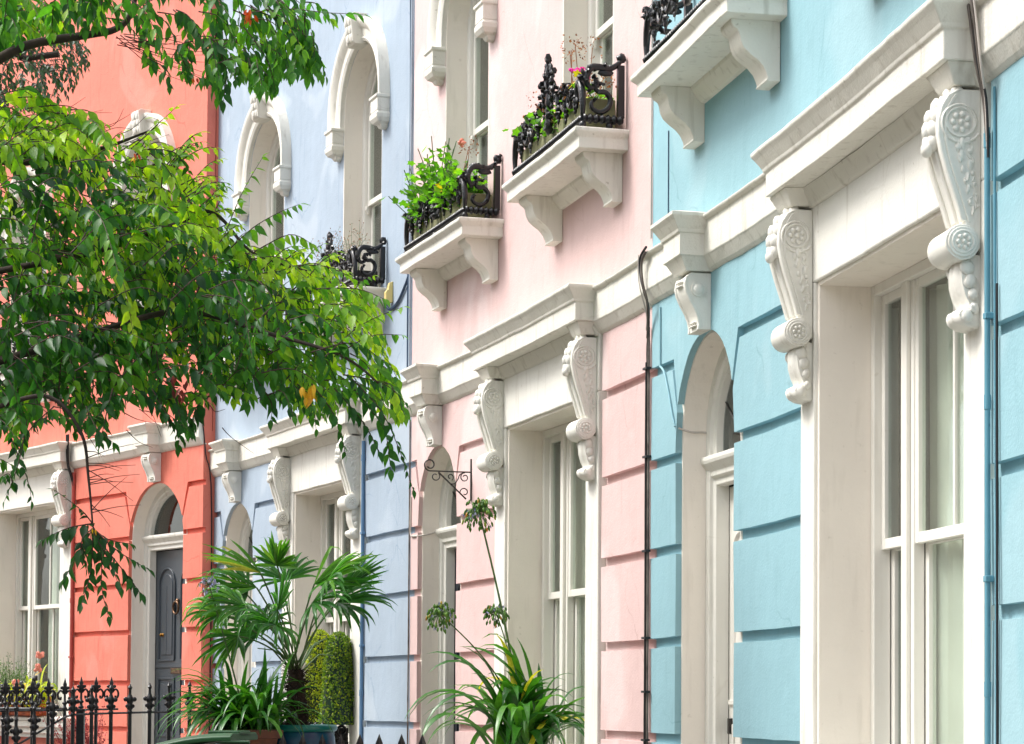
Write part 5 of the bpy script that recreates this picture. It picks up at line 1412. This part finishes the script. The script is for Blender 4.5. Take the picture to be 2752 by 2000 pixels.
limb([Vector((-4.4,12.1,2.3)), P3(-150, 960, 11.2), P3(0, 900, 11.0), P3(110, 880, 10.9), P3(180, 960, 10.9), P3(196, 1060, 10.9), P3(205, 1160, 10.9)], 0.016, 0.004)
limb([Vector((-4.3,12.05,2.8)), P3(-150, 420, 11.8), P3(60, 360, 11.7), P3(220, 330, 11.6), P3(330, 290, 11.6)], 0.03, 0.004)
MAIN = [(-60,270),(40,260),(110,275),(190,300),(250,345),(330,325),(400,330),(430,410),(470,470),(500,550),(600,560),(690,590),(770,630),(850,670),(835,730),(880,790),(885,880),(900,930),(830,900),(760,905),(690,930),(610,905),(540,890),(470,885),(430,960),(360,920),(300,880),(230,930),(170,960),(120,900),(60,960),(20,1080),(-60,1060)]
UP = [(-60,-40),(640,-40),(700,-10),(745,30),(690,70),(712,165),(650,165),(600,200),(520,175),(485,225),(440,175),(330,165),(318,120),(380,90),(450,75),(400,35),(330,25),(270,50),(180,60),(80,80),(-60,115)]
def fill(poly, count, Y0, Y1, tonef, bias=-0.25, sd=0.75, L0=0.20, L1=0.42, size=0.098, Lmin=0.4):
    xs = [p[0] for p in poly]; ys = [p[1] for p in poly]; done = 0; tries = 0
    while done < count and tries < count*30:
        tries += 1
        x = rnd.uniform(min(xs), max(xs)); y = rnd.uniform(min(ys), max(ys))
        if not inside((x, y), poly): continue
        Y = rnd.uniform(Y0, Y1); k = 6370/Y/D
        a = rnd.gauss(bias, sd); L = rnd.uniform(L0, L1); ok = False
        for _ in range(5):
            ex = x+math.cos(a)*L*k; ey = y-math.sin(a)*L*k
            if inside((ex, ey+10), poly): ok = True; break
            L *= 0.75; a -= 0.15
        if not ok or L < L0*Lmin: continue
        dY = rnd.gauss(0, 0.14)
        A = ad(x, y, Y); B = ad(ex, ey, Y+dY); mid = A.lerp(B, 0.5)+Vector((0,0,0.05*L/0.3))+rv(0.01)
        twig([A, mid, B+Vector((0,0,-0.03))], tonef(x, y, Y), size)
        done += 1
tone_left = lambda x, y, Y: rnd.uniform(0.15, 0.7)
def tone_main(x, y, Y):  # yellow-green young leaves on top; shade of the crown's underside put into the tone
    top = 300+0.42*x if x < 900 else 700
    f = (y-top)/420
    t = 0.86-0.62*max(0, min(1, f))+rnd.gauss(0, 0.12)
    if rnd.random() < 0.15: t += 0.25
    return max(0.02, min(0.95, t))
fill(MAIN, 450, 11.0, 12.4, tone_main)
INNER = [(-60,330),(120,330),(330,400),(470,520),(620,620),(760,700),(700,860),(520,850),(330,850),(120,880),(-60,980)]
fill(INNER, 230, 10.7, 12.8, lambda x, y, Y: rnd.uniform(0.05, 0.42))  # inner leaves get low tones: shade inside the crown painted into their colour
fill([(-60,240),(-60,1060),(-180,1090),(-330,980),(-430,760),(-440,500),(-360,300),(-220,220)], 230, 11.0, 12.9, tone_left)
fill([(-60,-40),(-60,130),(-200,170),(-360,120),(-380,-60),(-200,-180)], 70, 11.2, 12.6, tone_left)
fill([(-60,-40),(-200,-180),(100,-260),(420,-200),(560,-60),(640,-40)], 120, 11.0, 12.6, tone_left)
fill(UP, 112, 11.0, 11.9, lambda x, y, Y: rnd.uniform(0.2, 0.6), bias=-0.9, sd=0.5, L0=0.16, L1=0.34)
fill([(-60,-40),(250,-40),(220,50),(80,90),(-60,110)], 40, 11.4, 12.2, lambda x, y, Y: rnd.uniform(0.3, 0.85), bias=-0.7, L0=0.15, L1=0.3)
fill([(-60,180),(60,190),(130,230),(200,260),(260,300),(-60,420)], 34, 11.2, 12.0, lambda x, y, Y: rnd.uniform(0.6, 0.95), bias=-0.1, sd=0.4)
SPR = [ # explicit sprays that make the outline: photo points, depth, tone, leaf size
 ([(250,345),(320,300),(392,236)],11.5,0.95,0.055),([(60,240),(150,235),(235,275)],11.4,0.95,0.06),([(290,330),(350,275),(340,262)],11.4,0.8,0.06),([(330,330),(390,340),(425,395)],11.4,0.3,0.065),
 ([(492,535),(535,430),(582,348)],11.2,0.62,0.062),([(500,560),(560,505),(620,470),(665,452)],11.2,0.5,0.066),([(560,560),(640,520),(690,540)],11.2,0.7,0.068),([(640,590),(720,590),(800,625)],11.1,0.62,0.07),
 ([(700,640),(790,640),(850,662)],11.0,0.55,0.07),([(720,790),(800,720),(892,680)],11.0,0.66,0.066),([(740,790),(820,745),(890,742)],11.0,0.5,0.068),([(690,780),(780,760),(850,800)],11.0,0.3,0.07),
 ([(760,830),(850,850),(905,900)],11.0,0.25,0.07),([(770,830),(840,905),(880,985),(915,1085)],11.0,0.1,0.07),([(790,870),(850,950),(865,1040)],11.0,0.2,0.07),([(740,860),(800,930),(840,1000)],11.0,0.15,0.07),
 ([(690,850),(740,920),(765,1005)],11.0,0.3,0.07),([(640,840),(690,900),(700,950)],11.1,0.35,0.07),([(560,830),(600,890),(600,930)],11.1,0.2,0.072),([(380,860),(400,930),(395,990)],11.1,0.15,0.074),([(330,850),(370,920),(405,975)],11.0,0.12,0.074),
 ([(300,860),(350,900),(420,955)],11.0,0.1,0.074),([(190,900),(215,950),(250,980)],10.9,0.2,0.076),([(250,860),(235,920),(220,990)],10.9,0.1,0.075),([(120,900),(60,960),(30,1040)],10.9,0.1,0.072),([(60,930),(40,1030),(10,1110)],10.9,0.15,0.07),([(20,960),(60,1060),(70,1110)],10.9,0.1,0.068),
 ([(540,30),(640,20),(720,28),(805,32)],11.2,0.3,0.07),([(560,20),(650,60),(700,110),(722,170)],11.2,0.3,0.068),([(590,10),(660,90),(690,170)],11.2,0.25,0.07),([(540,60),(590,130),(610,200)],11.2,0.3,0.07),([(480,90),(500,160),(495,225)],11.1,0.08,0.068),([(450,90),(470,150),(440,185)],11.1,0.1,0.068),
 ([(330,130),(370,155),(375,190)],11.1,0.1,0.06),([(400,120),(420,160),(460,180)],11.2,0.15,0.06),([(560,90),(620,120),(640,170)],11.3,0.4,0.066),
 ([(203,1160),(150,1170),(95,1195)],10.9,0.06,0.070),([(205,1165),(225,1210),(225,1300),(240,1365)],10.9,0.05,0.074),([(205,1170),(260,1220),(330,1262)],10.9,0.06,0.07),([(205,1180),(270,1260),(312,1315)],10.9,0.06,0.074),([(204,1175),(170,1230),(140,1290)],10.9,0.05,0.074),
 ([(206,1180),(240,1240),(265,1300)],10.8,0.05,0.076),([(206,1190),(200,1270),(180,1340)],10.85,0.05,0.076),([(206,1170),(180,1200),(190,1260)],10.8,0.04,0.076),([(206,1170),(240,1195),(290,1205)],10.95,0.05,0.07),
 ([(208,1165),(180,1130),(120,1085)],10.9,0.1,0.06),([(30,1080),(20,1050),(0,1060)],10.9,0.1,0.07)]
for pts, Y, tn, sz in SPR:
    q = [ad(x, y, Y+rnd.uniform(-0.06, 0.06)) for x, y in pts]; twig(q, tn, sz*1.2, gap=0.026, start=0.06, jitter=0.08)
EDGE = [(-20,265),(60,262),(130,278),(200,305),(250,350),(300,335),(350,325),(405,335),(425,390),(440,425),(470,470),(490,515),(520,560),(580,560),(640,575),(700,592),(760,625),(820,655)]
for k in range(62):
    i = rnd.randrange(len(EDGE)-1); f = rnd.random(); x = EDGE[i][0]+(EDGE[i+1][0]-EDGE[i][0])*f; y = EDGE[i][1]+(EDGE[i+1][1]-EDGE[i][1])*f+12
    a = rnd.gauss(0.45, 0.4); L = rnd.uniform(40, 85); Y = rnd.uniform(11.1, 12.0)
    ex = x+math.cos(a)*L; ey = y-math.sin(a)*L
    twig([ad(x-20, y+22, Y), ad(x+(ex-x)*0.5, y+(ey-y)*0.62, Y), ad(ex, ey+5, Y)], rnd.uniform(0.55, 0.98), 0.068, gap=0.024)
# bare hanging twigs
for k in range(15):
    y0 = rnd.uniform(960, 1150); x0 = 190+(y0-960)*0.08; L = rnd.uniform(35, 130); a = rnd.gauss(-0.35, 0.35)
    pts = [ad(x0, y0, 10.9), ad(x0+L*0.5*math.cos(a), y0-L*0.5*math.sin(a)-4, 10.9), ad(x0+L*math.cos(a), y0-L*math.sin(a), 10.95)]
    twig(pts, leaves=False, r0=0.0025)
for k in range(12):
    x0 = rnd.uniform(255, 290); y0 = rnd.uniform(75, 100); ex = rnd.uniform(380, 500); ey = rnd.uniform(70, 190)
    twig([ad(x0, y0, 11.4), ad((x0+ex)/2, (y0+ey)/2+rnd.gauss(8, 6), 11.4), ad(ex, ey, 11.4)], leaves=False, r0=0.0024)
for k in range(26):
    x0 = rnd.uniform(0, 500); y0 = rnd.uniform(820, 960); twig([ad(x0, y0, 11.2), ad(x0+rnd.uniform(5, 40), y0+rnd.uniform(5, 30), 11.2), ad(x0+rnd.uniform(20, 90), y0+rnd.uniform(0, 60), 11.2)], leaves=False, r0=0.0025)
for k in range(16):
    x0 = rnd.uniform(60, 300); y0 = rnd.uniform(250, 340); twig([ad(x0, y0, 11.6), ad(x0+rnd.uniform(10, 60), y0-rnd.uniform(5, 20), 11.6), ad(x0+rnd.uniform(60, 110), y0-rnd.uniform(5, 50), 11.6)], leaves=False, r0=0.0025)
# turning leaves
def cluster(mb, x, y, Y, n, r, size, tone=0.5):
    for k in range(n):
        p = ad(x, y, Y)+rv(r); leaf(mb, p, Vector((rnd.gauss(0,0.35), rnd.gauss(0,0.3), -1)), Vector((0,-1,0.3))+rv(0.5), size*rnd.uniform(0.7,1.1), size*0.32, tone=rnd.random())
cluster(OR, 555, 28, 11.05, 9, 0.022, 0.055); cluster(OR, 430, 165, 11.4, 3, 0.02, 0.04); cluster(OR, 300, 340, 11.2, 2, 0.02, 0.04)
cluster(YE, 682, 868, 10.95, 12, 0.034, 0.065); cluster(YE, 195, 703, 10.9, 2, 0.008, 0.03); cluster(YE, 297, 350, 10.9, 2, 0.01, 0.035); cluster(YE, 208, 1170, 10.75, 2, 0.008, 0.03)
cluster(RE, 400, 855, 10.9, 14, 0.05, 0.05)
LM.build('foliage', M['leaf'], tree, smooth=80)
TW.build('twigs', M['twig'], tree)
OR.build('turning_leaves', M['leaf_orange'], tree)['label'] = 'orange leaves near the branch tip'
YE.build('turning_leaves', M['leaf_yellow'], tree)['label'] = 'golden yellow leaves'
RE.build('turning_leaves', M['leaf_red'], tree)['label'] = 'dark red leaves'
# second tree behind, greyer rounded leaves
t2 = empty('street_tree', Vector((-5.4, 15.5, 0.1)), 'darker grey green tree partly hidden behind the front one, upper left', 'tree')
LM = MB(); LM.col = []; TW = MB()
mb = MB(); mb.tube([(-5.4,15.5,0.1),(-5.35,15.4,2.5),(-5.2,15.3,4.5),(-5.0,15.2,6.2)], [0.12,0.1,0.07,0.03], 10); mb.build('trunk', M['bark'], t2, smooth=60)
mb = MB(); mb.tube(catmull([(-5.2,15.3,4.4), ad(-60,160,14.6), ad(60,130,14.6), ad(130,120,14.6)], 5), 0.02, 8); mb.build('branch', M['bark'], t2, smooth=60)
fill([(-60,60),(120,60),(200,100),(195,150),(165,190),(150,215),(60,230),(-60,240)], 95, 14.2, 15.2, lambda x, y, Y: rnd.random(), bias=-0.6, sd=0.6, L0=0.16, L1=0.34, size=0.06)
fill([(-60,230),(110,240),(150,290),(60,320),(-60,330)], 22, 14.2, 15.0, lambda x, y, Y: rnd.random(), bias=-0.4, sd=0.6, L0=0.16, L1=0.34, size=0.06)
LM.build('foliage', M['leaf_dark'], t2, smooth=80); TW.build('twigs', M['twig'], t2)

# ------------------------------------------------------------------ houses that the glass mirrors and that shade the street
def simple_house(fr, s0, s1, T, col, label, z0=-1.6):
    root = empty('terraced_house', fr((s0+s1)/2, -3, -EYE), label, 'house', 'terraced houses out of frame that the glass mirrors')
    mb = MB(fr); mb.box(s0, s1, -7.0, 0.0, z0, T, 1); mb.build('wall', col, root)
    mb = MB(fr)
    for z in (2.15, T-0.3): mb.box(s0, s1, 0.0005, 0.2, z, z+0.27, 1)
    mb.build('cornice', M['white_old'], root)
    n = 2
    for k in range(n):
        c = s0+(s1-s0)*(k+0.5)/n
        for z0_, z1_ in ((-0.4, 1.8), (3.2, 5.2)):
            w = MB(fr); w.frame(c-0.6, c+0.6, z0_, z1_, 0.1, 0.0005, 0.05); w.box(c-0.5, c+0.5, 0.001, 0.03, (z0_+z1_)/2-0.03, (z0_+z1_)/2+0.03, 1); o = w.build('window', M['white'], root)
            w = MB(fr); w.box(c-0.5, c+0.5, 0.0005, 0.01, z0_+0.1, z1_-0.1, 1); w.build('pane', M['darkglass'], o)
cols = {'lemon': (232,214,150), 'cream': (226,218,196), 'mint': (176,206,186), 'lilacw': (196,188,210), 'ochre': (214,176,112), 'whitew': (224,222,214)}
CM = {k: paint(k+'_stucco', v, bump=0.2, var=0.06) for k, v in cols.items()}
simple_house(fR, -12.4, -7.2, 8.9, CM['lemon'], 'lemon yellow terraced house next beyond the coral one, out of frame')
simple_house(fR, -17.6, -12.4, 8.9, CM['cream'], 'cream terraced house second beyond the coral one, out of frame')
def fO(s, t, h):
    # far side of the street, facing back
    y = 2+s*0.985; x = -10.6-0.0115*max(0, y)**2*0.75
    return Vector((x+t, y, EYE+h))
for i, k in enumerate(('whitew','mint','ochre','cream','lilacw','lemon','whitew')):
    simple_house(fO, -12+5.2*i, -6.8+5.2*i, 7.6, CM[k], '%s terraced house %s across the street, out of frame' % ({'whitew':'white','mint':'mint green','ochre':'ochre','cream':'cream','lilacw':'pale lilac','lemon':'lemon yellow'}[k], ['behind the camera','level with the camera','just ahead','second ahead','third ahead','fourth ahead','fifth ahead'][i]))
# ------------------------------------------------------------------ ground, street
def slab(name, x0, x1, y0, y1, z0, z1, m, kind='structure'):
    mb = MB(); mb.box(x0, x1, y0, y1, z0, z1); o = mb.build(name, m); o['kind'] = kind; return o
slab('ground', -300, 300, -200, 400, -0.6, -0.02, M['paving'])
slab('road', -8.2, -2.6, -60, 90, -0.019, 0.0, M['asphalt'])
def strip(name, s0, s1, t0, t1, z0, z1, m):
    mb = MB(fA); mb.box(s0, s1, t0, t1, z0-EYE, z1-EYE); o = mb.build(name, m); o['kind'] = 'structure'; return o
strip('pavement', -14, 8, -0.05, 3.2, -0.01, 0.12, M['paving'])

# ------------------------------------------------------------------ light and camera
w = bpy.data.worlds.new('World'); sc.world = w; w.use_nodes = True
nt = w.node_tree; nt.nodes.clear()
wo = nt.nodes.new('ShaderNodeOutputWorld'); bg = nt.nodes.new('ShaderNodeBackground'); sky = nt.nodes.new('ShaderNodeTexSky')
SUN_EL, SUN_ROT = R(54), R(-88)
sky.sky_type = 'NISHITA'; sky.sun_disc = False; sky.sun_elevation = SUN_EL; sky.sun_rotation = SUN_ROT
sky.air_density = 1.0; sky.dust_density = 4.0; sky.ozone_density = 1.0
hs_ = nt.nodes.new('ShaderNodeHueSaturation'); hs_.inputs['Saturation'].default_value = 0.30
nt.links.new(sky.outputs[0], hs_.inputs['Color']); nt.links.new(hs_.outputs[0], bg.inputs[0]); bg.inputs[1].default_value = 0.15
nt.links.new(bg.outputs[0], wo.inputs[0])
sl = bpy.data.lights.new('sun', 'SUN'); sl.energy = 1.5; sl.angle = R(18); sl.color = (1.0, 0.965, 0.91)
so = bpy.data.objects.new('sun', sl); COL.objects.link(so)
sd = Vector((math.sin(SUN_ROT)*math.cos(SUN_EL), math.cos(SUN_ROT)*math.cos(SUN_EL), math.sin(SUN_EL)))
so.rotation_euler = sd.to_track_quat('Z', 'Y').to_euler()

cam = bpy.data.cameras.new('camera'); co = bpy.data.objects.new('camera', cam); COL.objects.link(co); sc.camera = co
TH, RO, FPX = R(2.17), R(0.38), 6370.0
r0 = Vector((1,0,0)); u0 = Vector((0,-math.sin(TH),math.cos(TH))); f0 = Vector((0,math.cos(TH),math.sin(TH)))
rx_ = r0*math.cos(RO)+u0*math.sin(RO); up_ = -r0*math.sin(RO)+u0*math.cos(RO)
m = Matrix.Identity(4)
for i in range(3): m[i][0] = rx_[i]; m[i][1] = up_[i]; m[i][2] = -f0[i]
m[2][3] = EYE
co.matrix_world = m
cam.sensor_fit = 'HORIZONTAL'; cam.sensor_width = 36; cam.lens = 36*FPX/2752
cam.shift_x = (1376-1377.6)/2752; cam.shift_y = (1638.63-1000)/2752
cam.clip_start = 0.1; cam.clip_end = 2000
sc.view_settings.view_transform = 'Standard'; sc.view_settings.look = 'None'; sc.view_settings.gamma = 1
sc.view_settings.exposure = 1.12
sc.render.engine = 'CYCLES'
sc.render.resolution_x = 1024; sc.render.resolution_y = 744
sc.cycles.max_bounces = 8; sc.cycles.transparent_max_bounces = 16
